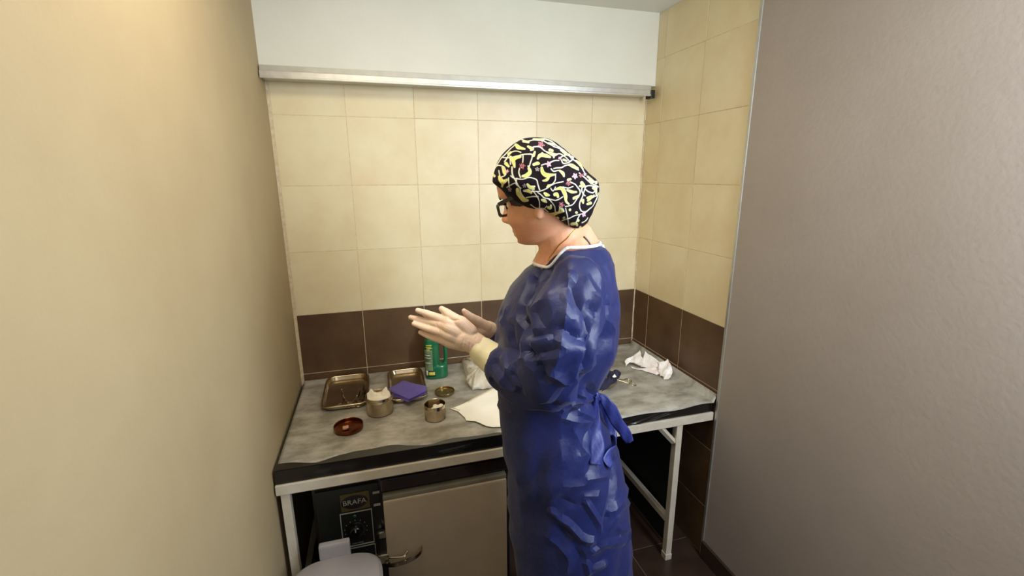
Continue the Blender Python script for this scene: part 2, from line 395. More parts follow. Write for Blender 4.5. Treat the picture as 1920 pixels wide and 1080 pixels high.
# pale grey plastic bin at the bottom left
bx, by = -1.432, -.845
bn = thing('pedal_bin', 'pale grey plastic bin with a flat rounded lid standing in front of the oven', 'bin', (bx, by, 0))
M_grey = mat('grey_plastic', (150, 143, 141), .45, col2=(140, 134, 132), scale=6)
def rrect(cx, cy, a, b, z, n=44, e=3.2):
    return [(cx+a*math.copysign(abs(math.cos(t))**(2/e), math.cos(t)), cy+b*math.copysign(abs(math.sin(t))**(2/e), math.sin(t)), z) for t in [2*PI*i/n for i in range(n)]]
MB().loft([rrect(bx, by, a, a*.92, z) for a, z in ((.090, 0), (.100, .004), (.122, .41), (.124, .425))]).go('bucket', M_grey, bn, autosmooth=.7)
MB().loft([rrect(bx, by, a, a*.92, z, 64) for a, z in ((.128, .426), (.131, .430), (.131, .439), (.128, .442), (.127, .440), (.124, .440), (.122, .446), (.114, .450), (.06, .454), (.01, .455))]).go('lid', M_grey, bn, autosmooth=.7)
MB().box(bx-.05, by-.135, .012, bx+.05, by-.085, .03, .006).go('pedal', M_black, bn, smooth=False)
MB().box(bx-.055, by+.112, .40, bx+.036, by+.134, .492, .007).go('hinge_block', M_grey, bn, smooth=False)

# ------------------------------------------------------------------ things on the table
def tray(label, x0, x1, y0, y1, parts_m):
    t = thing('instrument_tray', label, 'tray', ((x0+x1)/2, (y0+y1)/2, ZS))
    cx, cy, a, b = (x0+x1)/2, (y0+y1)/2, (x1-x0)/2, (y1-y0)/2
    R = lambda d, z: rrect(cx, cy, a-d, b-d, ZS+z, 60, 7)
    MB().loft([R(.014, 0), R(.009, .002), R(.005, .014), R(.0055, .016), R(.010, .004), R(.014, .0025)]).go('pan', M_steel, t, autosmooth=.7)
    q = MB(); pr = [(.005, .015), (.0, .015), (-.003, .017), (-.003, .0195), (.0, .021), (.005, .0205)]
    q.loft([R(d, z) for d, z in pr]+[R(*pr[0])], caps=False).go('rolled_rim', M_steel, t)
    return t
tray('steel tray holding the folded purple cloth, beside the green bottle', -1.245, -1.098, -.318, -.022, 0)
tray('steel tray of scissors at the left end of the table, cut by the photo edge', -1.500, -1.327, -.305, -.015, 0)

# folded purple cloth lying in the tray, its corner over the rim
M_purple = mat('purple_cloth', (92, 78, 158), .85, col2=(104, 88, 170), scale=14, bump=.2, bscale=300, sheen=.1)
pc = thing('folded_cloth', 'purple cloth folded in a flat pad lying in the steel tray', 'cloth', (-1.16, -.2, ZS))
def slabpoly(P, z0, z1, n=6, jit=.0012):
    P = [np.array(p) for p in P]; rings = []; c = sum(P)/len(P)
    out = []
    for i in range(len(P)):
        for k in range(n): out.append(P[i]+(P[(i+1) % len(P)]-P[i])*k/n)
    q = MB()
    for d, z in ((.004, z0), (0, z0+.0015), (0, z1-.0018), (.004, z1), (.03, z1+.001)):
        rings.append([(c[0]+(p-c)[0]*(1-d/.08), c[1]+(p-c)[1]*(1-d/.08), z+jit*noise.noise((p[0]*40, p[1]*40, z*90))+.0012*math.sin(p[0]*40)) for p in out])
    return q.loft(rings)
cpts = [at_z(x, y, ZS+.037)[:2] for x, y in ((725, 731), (757, 713), (799, 723), (799, 731), (766, 747))]
for k in range(3):
    z0 = ZS+.0212+k*.0052
    q = [p+np.array((.002*math.sin(k*2+i), .002*math.cos(k*3+i)))-np.array((.001*(2-k), .0005*(2-k))) for i, p in enumerate(cpts)]
    slabpoly(q, z0, z0+.0050).go('fold', M_purple, pc)

def tin(label, cx, cy, r, h, lip, cat='tin'):
    t = thing('steel_canister', label, cat, (cx, cy, ZS), None)
    prof = [(.001, 0), (r-.003, 0), (r, .003), (r, h*.74), (r+.0006, h*.76), (r-.0005 if lip else r, h*.78), (r, h-.001), (r-.0006, h), (r-.0018, h-.001), (r-.0018, .004), (.001, .003)]
    MB().lathe(prof, (cx, cy, ZS), 56).go('can', M_steel, t, autosmooth=.8)
    if lip: MB().lathe([(r+.0008, h*.80), (r+.0022, h*.82), (r+.0008, h*.84), (r-.0002, h*.82)], (cx, cy, ZS), 56, closed=True).go('bead', M_steel, t)
    return t
c1 = (-1.283, -.355); c2 = (-1.087, -.462)
tin('large open steel canister with white gauze pieces rising over its rim', c1[0], c1[1], .0500, .070, True)
tin('small open steel canister with white cotton low inside it, near the table edge', c2[0], c2[1], .0385, .058, False)
gz = thing('gauze_pad', 'white gauze pieces standing in the large steel canister', 'gauze', (c1[0], c1[1], ZS+.004))
def crumple(V, amp, s, seed=0): return [(x+amp*noise.noise((x*s+seed, y*s, z*s)), y+amp*noise.noise((x*s, y*s+9+seed, z*s)), z+amp*noise.noise((x*s, y*s, z*s+17+seed))) for x, y, z in V]
def bundle(name, c, R, h0, pk, parent, m, seed):
    q = MB(); rings = []; n = 40
    for k, (rr, z) in enumerate(((.85, 0), (1, .3), (1, .7), (.92, 1), (.6, 1.08), (.2, 1.1), (.02, 1.1))):
        rings.append([(c[0]+R*rr*math.cos(2*PI*j/n), c[1]+R*rr*math.sin(2*PI*j/n), c[2]+h0*z*(1+ (pk(2*PI*j/n) if z > .4 else 0)*min(1, rr))) for j in range(n)])
    q.loft(rings); q.v = crumple(q.v, .004, 45, seed); return q.go(name, m, parent)
def sheetpoly(P, sub=3, amp=.002, s=30, seed=0):
    bm = bmesh.new(); vv = [bm.verts.new(tuple(p)) for p in P]; bm.faces.new(vv)
    bmesh.ops.triangulate(bm, faces=bm.faces)
    for _ in range(sub): bmesh.ops.subdivide_edges(bm, edges=bm.edges, cuts=1, use_grid_fill=True); bmesh.ops.triangulate(bm, faces=bm.faces)
    for v in bm.verts:
        c = v.co; v.co = c+Vector((amp*noise.noise((c.x*s+seed, c.y*s, c.z*s)), amp*noise.noise((c.x*s, c.y*s+7+seed, c.z*s)), amp*noise.noise((c.x*s, c.y*s, c.z*s+13+seed))))
    bm.verts.index_update(); V = [v.co[:] for v in bm.verts]; F = [[v.index for v in f.verts] for f in bm.faces]; bm.free(); return V, F
def sheet(name, P, m, parent=None, th=.0012, **k):
    lab = k.pop('label', None); V, F = sheetpoly(P, **k); o = mk(name, V, F, m, parent, label=lab); md = o.modifiers.new('s', 'SOLIDIFY'); md.thickness = th; md.offset = 0; return o
def wedge(name, pts, m, parent, th, seed):      # a folded pad standing on edge
    V, F = sheetpoly(pts, 3, .0035, 40, seed); o = mk(name, V, F, m, parent); md = o.modifiers.new('s', 'SOLIDIFY'); md.thickness = th; md.offset = 0
    b = o.modifiers.new('b', 'BEVEL'); b.width = .002; b.segments = 2; return o
cx, cy, z0 = c1[0], c1[1], ZS+.006
wedge('gauze_fold', [(cx-.040, cy-.012, z0+.03), (cx-.012, cy-.034, z0+.03), (cx+.006, cy-.032, z0+.052), (cx-.006, cy-.012, z0+.062), (cx-.026, cy+.008, z0+.088), (cx-.040, cy+.006, z0+.074)], M_gauze, gz, .012, 1)
wedge('gauze_fold', [(cx-.006, cy-.036, z0+.03), (cx+.030, cy-.022, z0+.03), (cx+.038, cy-.008, z0+.062), (cx+.026, cy+.010, z0+.088), (cx+.016, cy+.002, z0+.080), (cx+.000, cy-.024, z0+.052)], M_gauze, gz, .012, 5)
bundle('gauze_roll', (cx, cy, z0-.002), .045, .062, lambda t: .1*math.sin(3*t), gz, M_gauze, 3)
ct = thing('cotton_wad', 'white cotton wads lying inside the small steel canister', 'cotton', (c2[0], c2[1], ZS+.004))
bundle('wad', (c2[0]+.012, c2[1]-.002, ZS+.004), .021, .040, lambda t: .12*math.sin(3*t), ct, M_gauze, 4)
bundle('wad', (c2[0]-.016, c2[1]-.006, ZS+.004), .017, .032, lambda t: .15*math.sin(2*t+1), ct, M_gauze, 8)

def lid(label, cx, cy, r, h, m):
    o = MB().lathe([(.001, 0), (r-.004, 0), (r, .003), (r+.0004, h-.001), (r-.0004, h), (r-.0016, h-.001), (r-.0018, .004), (r-.006, .002), (r*.5, .0032), (.001, .0024)], (0, 0, 0), 56).go('canister_lid', m, autosmooth=.8, loc=(cx, cy, ZS))
    return tag(o, label, 'lid', None)
lid('brassy steel lid lying upturned between the bottle and the small canister', -1.025, -.272, .0400, .012, mat('brassy_steel', (176, 156, 112), .3, 1.0, col2=(150, 126, 84), scale=14))
l2 = lid('reddish steel lid lying upturned at the left front of the table', -1.392, -.452, .0495, .018, mat('copper_steel', (150, 92, 60), .28, 1.0, col2=(110, 58, 36), scale=14))
nb = thing('cotton_ball', 'small pinkish cotton ball lying inside the reddish upturned lid', 'cotton', (-1.402, -.462, ZS+.003))
bundle('ball', (-1.402, -.462, ZS+.003), .011, .012, lambda t: .1*math.sin(3*t), nb, mat('stained_cotton', (206, 150, 120), .9), 2)

# hinged instruments: two mirrored halves and a pivot
def hinged(label, pos, rot, L, ring, m, cat='scissors', spread=.010, tilt=0, cname='surgical_scissors', group=None):
    t = thing(cname, label, cat, pos, group); t.rotation_euler = (0, tilt, rot)
    for sgn in (-1, 1):
        q = MB(); n = 24
        c = np.array((-L*.5, sgn*(spread+ring*.6), 0))
        q.tube([(0, 0, sgn*.0012), (-L*.2, sgn*spread*.5, 0), c+np.array((ring*.95, -sgn*ring*.15, 0))], [.0022, .002, .0018], 8, 4)
        q.tube([c+np.array((ring*1.15*math.cos(a), ring*.85*math.sin(a), 0)) for a in [2*PI*i/n for i in range(n+1)]], .0018, 8)
        q.tube([(0, 0, sgn*.0012), (L*.2, -sgn*.002, sgn*.0012), (L*.5, -sgn*.0006, sgn*.0006)], [.0026, .0024, .0008], 8, 3)
        o = mk('blade_half', q.v, q.f, m, None); o.parent = t
    q = MB().lathe([(.001, -.003), (.003, -.003), (.003, .003), (.001, .003)], n=14); o = mk('pivot', q.v, q.f, m, None); o.parent = t
    return t
hinged('hemostat with bright ring handles at the front of the left tray', (-1.372, -.215, ZS+.007), PI/2-.12, .15, .0125, M_steel, 'forceps', .010, cname='hemostat')
hinged('dark scissors lying in the left tray with rings against its right side', (-1.348, -.195, ZS+.013), PI/2-.02, .14, .011, mat('dark_steel', (110, 100, 88), .3, 1.0), 'scissors', .008)
hinged('steel scissors lying in the left tray, furthest from the large canister', (-1.425, -.20, ZS+.007), PI/2+.14, .15, .012, M_steel, 'scissors', .010)

# green detergent bottle
bc = np.array((-1.036, -.098, ZS))
M_green = mat('green_plastic', (16, 106, 66), .28, coat=.3, col2=(12, 96, 60), scale=5)
bt = thing('detergent_bottle', 'green plastic detergent bottle with side handle and label by the wall', 'bottle', tuple(bc))
q = MB(); P = lambda a, b, z, dx=0, e=3: [(p[0], p[1], p[2]) for p in rrect(bc[0]+dx, bc[1], a, b, bc[2]+z, 40, e)]
q.loft([P(.044, .030, 0), P(.049, .034, .004), P(.050, .035, .012), P(.050, .035, .042), P(.049, .034, .054), P(.044, .030, .062)])
q.loft([P(.033, .030, .05, -.017), P(.0325, .0345, .10, -.0175), P(.0325, .034, .160, -.0175), P(.030, .031, .178, -.016), P(.022, .022, .196, -.010), P(.015, .015, .210, -.008, 2), P(.014, .014, .226, -.008, 2)])
hp = [bc+np.array(p) for p in ((.036, 0, .050), (.043, 0, .085), (.041, 0, .152), (.032, 0, .176), (.006, 0, .188))]
q.chain(hp, [.010, .0085, .0085, .011, .014], 14, 4)
me = remesh(q, .0022, 4); link('bottle_body', me, M_green, bt)
bb = bvh_of(me)
q = MB().lathe([(.001, .226), (.0165, .226), (.0175, .228), (.0170, .252), (.015, .256), (.001, .256)], (bc[0]-.008, bc[1], bc[2]), 28); q.go('cap', mat('yellow_cap', (206, 190, 70), .4), bt, autosmooth=.6)
def patch(name, u0, u1, z0, z1, m, parent, off=.0006, n=10, k=12, dirv=None):
    V = []; F = []
    for i in range(n+1):
        a = u0+(u1-u0)*i/n
        for j in range(k+1):
            z = bc[2]+z0+(z1-z0)*j/k; o = Vector((bc[0]-.0175+.2*math.cos(a), bc[1]+.2*math.sin(a), z)); d = Vector((bc[0]-.0175, bc[1], z))-o
            h = bb.ray_cast(o, d.normalized()); V.append(h[0]-d.normalized()*off)
    for i in range(n):
        for j in range(k): a = i*(k+1)+j; F.append((a, a+k+1, a+k+2, a+1))
    o = mk(name, V, F, m, parent); md = o.modifiers.new('s', 'SOLIDIFY'); md.thickness = .0005; md.offset = 0; return o
D = PI/180
lb = patch('label', 200*D, 268*D, .030, .138, mat('bottle_label', (98, 122, 86), .5, col2=(126, 140, 110), scale=60), bt)
M_yel = mat('label_yellow', (214, 206, 84), .5); M_wl = mat('label_white', (226, 222, 200), .5); M_dg = mat('label_dark', (26, 52, 28), .5)
patch('label_top', 200*D, 268*D, .138, .166, M_green, lb, .0007)
for i, (u0, u1, z0, z1) in enumerate(((228, 266, .158, .162), (222, 262, .151, .155), (232, 268, .145, .1485), (226, 252, .139, .142))): patch('label_lettering', u0*D, u1*D, z0, z1, M_yel, lb, .0014, 8, 2)
for i in range(9): patch('label_lettering', 214*D, (258-6*(i % 3))*D, .120-i*.006, .1225-i*.006, M_dg if i == 5 else M_wl if i % 2 else mat('label_grey', (84, 100, 76), .5), lb, .0013, 6, 1)
patch('label_square', 214*D, 232*D, .020, .042, M_wl, lb, .0013, 4, 3)
patch('label_square', 234*D, 284*D, .016, .044, M_dg, lb, .0012, 6, 3)
patch('label_square', 238*D, 280*D, .022, .036, M_yel, lb, .0019, 6, 3)

# clear bag, paper sheets, wrapper
M_bag = mat('clear_film', (222, 212, 188), .28, alpha=.72, col2=(242, 236, 220), scale=18, bump=.5, bscale=40, trans=.15)
bg_ = thing('plastic_bag', 'crumpled translucent plastic bag with white pads lying near the wall', 'bag', (-.83, -.17, ZS))
def pillow(name, P, h, m, parent, seed, amp=.008, s=26, n=14):
    P = [np.array(p, float) for p in P]; c = sum(P)/len(P); q = MB(); out = []
    for i in range(len(P)):
        for k in range(n): out.append(P[i]+(P[(i+1) % len(P)]-P[i])*k/n)
    rings = []
    for rr, z in ((.94, .0), (1.0, .08), (.98, .3), (.9, .62), (.72, .9), (.5, 1.0), (.25, .98), (.02, 1.0)):
        rings.append([(c[0]+(p-c)[0]*rr, c[1]+(p-c)[1]*rr, ZS+.001+h*z) for p in out])
    q.loft(rings)
    V = []
    for x, y, z in q.v:
        k = min(1, (z-ZS)/.012); a = amp*k
        d = 1-abs(noise.noise((x*s+seed, y*s, z*s)))*2
        V.append((x+a*noise.noise((x*s*1.3, y*s, seed)), y+a*noise.noise((x*s, y*s*1.3, seed+4)), max(ZS+.0008, z+a*1.1*(d-.5)))); 
    q.v = V; return q.go(name, m, parent)
bp = [at_z(x, y, ZS+.012)[:2] for x, y in ((865, 676), (890, 672), (945, 690), (950, 722), (885, 728), (874, 710))]
pillow('film', bp, .040, M_bag, bg_, 3, .014, 34)
bp2 = [at_z(x, y, ZS+.012)[:2] for x, y in ((878, 690), (905, 684), (944, 700), (940, 720), (890, 724))]
pillow('white_pad', bp2, .030, M_gauze, bg_, 8, .004)

M_paper = mat('white_paper', (250, 244, 226), .9, col2=(246, 238, 218), scale=9, bump=.1, bscale=30)
pp = thing('paper_sheet', 'white paper sheets lying loose on the oilcloth beside the person', 'paper', (-.9, -.45, ZS))
Z = lambda x, y, h: at_z(x, y, ZS+h)
sheet('sheet', [Z(850, 765, .003), Z(877, 752, .010), Z(935, 722, .014), Z(985, 735, .010), Z(975, 800, .004), Z(925, 802, .004), Z(912, 799, .006), Z(891, 790, .006), Z(874, 788, .003), Z(872, 783, .004), Z(858, 772, .003), Z(862, 770, .003)], M_paper, pp, .001, sub=3, amp=.004, s=14)
sheet('sheet', [Z(843, 766, .002), Z(868, 761, .002), Z(910, 752, .0022), Z(965, 770, .0022), Z(960, 795, .002), Z(890, 782, .002)], M_paper, pp, .001, sub=3, amp=.0004, s=14, seed=3)

wrp = thing('crumpled_wrapper', 'torn crumpled white wrapper lying in the corner by the right wall', 'wrapper', (-.1, -.3, ZS))
M_wrap = mat('wrapper_white', (250, 246, 240), .55, col2=(246, 234, 228), scale=16, bump=.3, bscale=70)
W = lambda x, y, h: at_z(1120+x/9, 600+y/9, ZS+h)
sheet('flap', [W(480, 790, .002), W(470, 700, .016), W(505, 650, .030), W(620, 600, .040), W(715, 518, .062), W(738, 600, .050), W(770, 660, .040), W(745, 790, .012), W(690, 780, .010), W(610, 715, .020), W(540, 705, .020), W(500, 745, .010)], M_wrap, wrp, .001, amp=.006, s=36)
sheet('flap', [W(800, 520, .068), W(862, 580, .058), W(985, 650, .052), W(1045, 705, .046), W(1035, 800, .024), W(900, 810, .012), W(730, 790, .008), W(770, 660, .036)], M_wrap, wrp, .001, amp=.003, s=30, seed=2)
sheet('flap', [W(1040, 712, .044), W(1140, 700, .052), W(1165, 662, .062), W(1240, 745, .050), W(1268, 880, .028), W(1205, 1005, .006), W(1110, 990, .003), W(1050, 930, .006), W(1030, 830, .020)], M_wrap, wrp, .001, amp=.011, s=48, seed=5)
sheet('flap', [W(570, 790, .002), W(680, 815, .004), W(860, 800, .014), W(1040, 800, .022), W(1060, 900, .010), W(1000, 925, .004), W(860, 880, .003), W(700, 838, .002), W(600, 820, .002)], M_wrap, wrp, .001, amp=.004, s=40, seed=9)

# steel bowl with navy cloth and scissors, right of the person
bo = at_z(1130, 722, ZS); r = .066
bw = thing('steel_bowl', 'small steel bowl holding dark navy cloth, behind the person on the right', 'bowl', tuple(bo))
MB().lathe([(.001, 0), (.036, 0), (.050, .006), (.060, .020), (r, .044), (r+.003, .046), (r+.003, .048), (r-.001, .047), (.058, .021), (.048, .008), (.034, .003), (.001, .002)], tuple(bo), 52).go('basin', M_steel, bw, autosmooth=.9)
M_navy2 = mat('dark_navy_cloth', (22, 24, 48), .75, col2=(34, 32, 66), scale=20, bump=.2, bscale=60)
nc = thing('navy_cloth', 'dark navy cloth bunched in and over the small steel bowl', 'cloth', tuple(bo+np.array((0, 0, .03))))
Bq = lambda x, y, h: at_z(1110+x/15.43, 680+y/15.43, ZS+h)
sheet('cloth_fold', [Bq(280, 850, .034), Bq(420, 560, .056), Bq(560, 260, .080), Bq(660, 215, .088), Bq(810, 260, .078), Bq(805, 400, .068), Bq(720, 510, .058), Bq(560, 620, .052), Bq(430, 730, .046), Bq(330, 810, .038)], M_navy2, nc, .004, amp=.006, s=40)
sheet('cloth_fold', [Bq(120, 820, .03), Bq(260, 500, .06), Bq(420, 250, .082), Bq(640, 220, .090), Bq(820, 270, .076), Bq(810, 380, .068), Bq(700, 480, .058), Bq(520, 620, .050), Bq(330, 760, .042)], M_navy2, nc, .004, amp=.009, s=30, seed=4)
sheet('white_lining', [Bq(580, 410, .080), Bq(655, 325, .088), Bq(710, 410, .080), Bq(640, 435, .076)], M_paper, nc, .002, sub=2, amp=.001)
sA = at_z(1178, 713, ZS+.030)
sx = hinged('steel scissors with ring handles hanging out over the right of the steel bowl', tuple(at_z(1148, 710, ZS+.058)), PI-.10, .17, .0135, mat('brassy_scissor_steel', (186, 172, 132), .25, 1.0), 'scissors', .012, tilt=-.28)

# ------------------------------------------------------------------ the person
ax = pt(1060, 620, 0)
ROOT = (float(ax[0]), float(ax[1]), 0.0)
pe = thing('person', 'person in blue surgical gown, patterned cap, glasses and latex gloves rubbing their hands together', 'person', ROOT)
AL, TI = 25*D, 15*D                              # head turned a little away from the photo's side, tipped forward
FH = -EX*math.cos(AL)+EN*math.sin(AL); LH = -EN*math.cos(AL)-EX*math.sin(AL); UZ = np.array([0, 0, 1.0])
HF = FH*math.cos(TI)-UZ*math.sin(TI); HU = UZ*math.cos(TI)+FH*math.sin(TI)
HC = pt(1025, 363, 0); HS = np.array([1.10, 1.05, .97])
def head_pt(p): p = np.asarray(p, float)*HS; return HC+p[..., :1]*HF+p[..., 1:2]*LH+p[..., 2:3]*HU
def head_local(v): d = v-HC; return np.stack([d@HF, d@LH, d@HU], -1)/HS
zt_ = [-.118, -.112, -.100, -.085, -.070, -.056, -.035, -.01, .01, .03, .055, .08, .10, .110, .115]
xf_ = [.052, .070, .084, .087, .088, .088, .090, .090, .094, .102, .102, .088, .060, .028, .004]
wd_ = [.018, .032, .046, .056, .062, .067, .072, .074, .075, .076, .074, .066, .046, .026, .004]
xb_ = [.012, -.004, -.028, -.044, -.056, -.066, -.080, -.092, -.098, -.100, -.098, -.084, -.058, -.030, -.004]
def head_mesh(n=128, m=150, grow=0.0):
    zs = np.linspace(zt_[0], zt_[-1], m); rings = []; sq = lambda z: (-.052+(z+.052)*.90) if z < -.052 else z if z < .03 else .03+(z-.03)*.62
    g = lambda y, z, y0, z0, sy, sz: np.exp(-((y-y0)/sy)**2-((z-z0)/sz)**2)
    for z in zs:
        xf, xb, wq = (np.interp(z, zt_, a) for a in (xf_, xb_, wd_)); t = 2*PI*np.arange(n)/n
        c, s = np.cos(t), np.sin(t); cx = (xf+xb)/2; cx = cx*.7
        x = np.where(c > 0, cx+(xf-cx)*np.abs(c)**.92*np.sign(c), cx+(cx-xb)*np.abs(c)**.95*np.sign(c)); y = wq*np.sign(s)*np.abs(s)**.92
        fr = np.clip(c, 0, 1)**1.2
        nose = np.interp(z, [-.054, -.046, -.039, -.031, -.014, .004, .016], [0, .014, .026, .027, .018, .008, 0]); ns = np.interp(z, [-.05, -.036, -.014, .01], [.014, .013, .0085, .008])
        dx = nose*np.exp(-(y/ns)**2)+np.interp(z, [-.053, -.043, -.031], [0, .007, 0])*(np.exp(-((np.abs(y)-.014)/.007)**2))
        dx = dx-.011*g(np.abs(y), z, .033, .0, .016, .012)+.005*g(np.abs(y), z, .030, .019, .024, .008)
        dx = dx+.0065*g(y, z, 0, -.0685, .024, .0042)+.0075*g(y, z, 0, -.0795, .020, .0048)-.004*g(y, z, 0, -.0740, .026, .0022)-.004*g(y, z, 0, -.089, .022, .005)+.008*g(y, z, 0, -.104, .018, .010)
        dx = dx+.008*g(np.abs(y), z, .043, -.042, .020, .020)-.003*g(np.abs(y), z, .034, -.066, .006, .014)
        x = x+dx*fr; y = y*(1+.06*g(np.abs(y), z, .06, -.05, .03, .025))
        x = np.where(x < 0, x*(.86-.14*min(max((z-.02)/.06, 0), 1)), x); rings.append(np.stack([x*(1+grow), y*(1+grow), np.full(n, sq(z))], -1))
    return rings
M_skin = mat('skin', (220, 152, 116), .5, col2=(230, 174, 138), scale=16, bump=.03, bscale=300, spec=.35)
bs = M_skin.node_tree.nodes['Principled BSDF']; bs.inputs['Subsurface Weight'].default_value = .12; bs.inputs['Subsurface Radius'].default_value = (.010, .004, .002); bs.inputs['Subsurface Scale'].default_value = .6
M_lip = mat('lip', (176, 84, 72), .4)
B = MB(); B.loft([[tuple(p) for p in head_pt(r)] for r in head_mesh()])
for s in (1, -1):                                # ears
    ear = [(-.006, .074, .028), (-.020, .083, .022), (-.024, .086, .002), (-.014, .083, -.022), (-.003, .079, -.044)]
    B.chain([head_pt(np.array((x, s*y, z))) for x, y, z in ear], [.007, .008, .009, .009, .0105], 12)
    B.sphere(head_pt(np.array((-.006, s*.075, -.006))), (.016, .016, .026))
# neck, chest, shoulders, back, arms, legs and feet in one surface
B.chain([pt(1048, 408, .005), pt(1052, 440, 0), pt(1058, 470, 0), pt(1066, 510, 0)], [.056, .054, .060, .085], 24)
B.chain([pt(1034, 448, 0), pt(1040, 470, -.01), pt(1052, 505, 0)], [.030, .038, .07], 20)
B.chain([pt(1072, 468, -.015), pt(1082, 530, -.085)], [.046, .040], 16); B.chain([pt(1072, 468, .015), pt(1082, 530, .085)], [.046, .040], 16)
B.chain([pt(1088, 440, 0), pt(1100, 480, 0)], [.030, .045], 16)
def ring(c, a, b, n=36, z=0, e=2.3):
    out = []
    for i in range(n):
        t = 2*PI*i/n; ca, sa = math.cos(t), math.sin(t)
        out.append(c+EX*a*math.copysign(abs(ca)**(2/e), ca)+EN*b*math.copysign(abs(sa)**(2/e), sa))
    return out
B.loft([ring(pt(x, y), a, b) for x, y, a, b in ((1072, 505, .08, .12), (1062, 560, .105, .135), (1050, 640, .10, .125), (1040, 720, .095, .125), (1046, 800, .115, .145), (1052, 870, .12, .15), (1052, 940, .09, .13))])
SHL, ELL, WRL = pt(1080, 556, -.115), pt(1016, 704, -.130), pt(896, 650, -.029)
SHR, ELR, WRR = pt(1066, 550, .125), pt(1000, 690, .205), pt(915, 618, .070)
B.chain([SHL, (SHL+ELL)/2, ELL], [.046, .044, .040]); B.chain([ELL, pt(960, 690, -.072), pt(925, 670, -.043), WRL], [.038, .028, .022, .018])
B.chain([SHR, (SHR+ELR)/2, ELR], [.046, .044, .040]); B.chain([ELR, (ELR+WRR)/2, WRR], [.038, .030, .018])
hip = pt(1052, 900)
for s in (1, -1):
    h0 = hip+LH*s*.07; k0 = np.array([h0[0]+.01*FH[0], h0[1]+.01*FH[1], .47]); a0 = np.array([h0[0]-.02*FH[0], h0[1]-.02*FH[1], .085])
    B.chain([h0, k0, a0], [.074, .055, .040]); toe = a0+FH*.15-UZ*.045; B.chain([a0-UZ*.02, a0-UZ*.045-FH*.02, toe], [.040, .038, .030])
me = remesh(B, .0031, 2)
body = link('body', me, [M_skin, M_lip], pe)
V = getv(me); cen = np.empty(len(me.polygons)*3); me.polygons.foreach_get('center', cen); hl = head_local(cen.reshape(-1, 3))
lip = (np.abs(hl[:, 2]+.0716) < .0088*np.sqrt(np.clip(1-(hl[:, 1]/.026)**2, 0, 1))) & (hl[:, 0] > .07)
me.polygons.foreach_set('material_index', lip.astype(int)); me.update()
bodyT = bvh_of(me)
# eyes, brows
M_eye = mat('eyeball', (236, 230, 222), .2, coat=.5); M_iris = mat('iris', (52, 34, 24), .25, coat=.4); M_brow = mat('brow_hair', (34, 24, 20), .7)
for s in (1, -1):
    e = MB().sphere(head_pt(np.array((.0685, s*.033, -.005))), (.0125, .0125, .0125), 20).go('eye', M_eye, pe)
    ic = head_pt(np.array((.0800, s*.033, -.008))); MB().sphere(ic, (.0042, .0042, .0050), 14).go('iris', M_iris, e)
    lidp = [head_pt(np.array((.081-.012*k*k, s*(.018+.030*k), .001+.006*math.sin(PI*k)))) for k in np.linspace(0, 1, 9)]
    MB().tube(lidp, [.0022]*9, 8).go('eyelid', M_skin, e)
    bp_ = [head_pt(np.array((.100-.016*k-.014*k*k, s*(.014+.040*k), .016+.012*math.sin(PI*k*.8)))) for k in np.linspace(0, 1, 9)]
    MB().tube(bp_, [.003, .0038, .0042, .0042, .004, .0036, .003, .0022, .0012], 8).go('eyebrow', M_brow, pe)
# dark hair showing at the temple under the cap
hr = head_mesh(220, 200, .035); q = MB(); F = []; n = 220; Vh = np.concatenate(hr)
for i in range(len(hr)-1):
    for j in range(n):
        a = Vh[i*n+j]; 
        if -.017+.35*max(0, a[0]-.035)+.25*max(0, .01-a[0]) < a[2] < .050 and -.02 < a[0] < .066-.30*abs(a[2]-.02) and abs(a[1]) > .02: F.append((i*n+j, i*n+(j+1) % n, (i+1)*n+(j+1) % n, (i+1)*n+j))
M_hair = mat('dark_hair', (40, 27, 22), .6, col2=(56, 38, 30), scale=70, aniso=(1, 1, .2))
for sd in (1, -1):
    hm = mk('hair', head_pt(Vh), [f_ for f_ in F if Vh[f_[0]][1]*sd > 0], M_hair, pe)
    bm = bmesh.new(); bm.from_mesh(hm.data); bmesh.ops.delete(bm, geom=[v for v in bm.verts if not v.link_faces], context='VERTS'); bm.to_mesh(hm.data); bm.free()
    md = hm.modifiers.new('s', 'SOLIDIFY'); md.thickness = .004; md.offset = -1

# ---- surgical cap: bouffant shape, its rim running from the forehead round to the nape
OUT = [(931, 342), (932, 330), (938, 312), (950, 294), (966, 279), (986, 270), (1008, 267), (1030, 270), (1050, 282), (1068, 297), (1084, 313), (1100, 328), (1112, 341), (1117, 356), (1115, 375), (1108, 395), (1098, 412), (1088, 421), (1074, 423), (1060, 416), (1040, 402), (1020, 393), (1000, 388), (980, 380), (962, 367), (945, 353)]
cc = np.array((1026., 346.)); o_ = np.array(OUT, float)-cc; ang = np.arctan2(-o_[:, 1], o_[:, 0]); rad = np.hypot(o_[:, 0], o_[:, 1]); k = np.argsort(ang); ang, rad = ang[k], rad[k]
ang = np.r_[ang[-3:]-2*PI, ang, ang[:3]+2*PI]; rad = np.r_[rad[-3:], rad, rad[:3]]
NA, NT = 660, 420; th = 2*PI*np.arange(NA)/NA-PI; Ra = np.interp(th, ang, rad)
for _ in range(5): Ra = (np.roll(Ra, 1)+2*Ra+np.roll(Ra, -1))/4
CC = pt(1026, 346, 0); UPI = np.cross(EX, -EN); rings = []; Hd = .122
low = np.clip(np.exp(-((((th+2.0+PI) % (2*PI))-PI)/.95)**2)+np.exp(-((th+3.14)/.35)**2)*.5+np.exp(-((th-3.14)/.35)**2)*.5, 0, 1)     # towards the rim
px_all = []
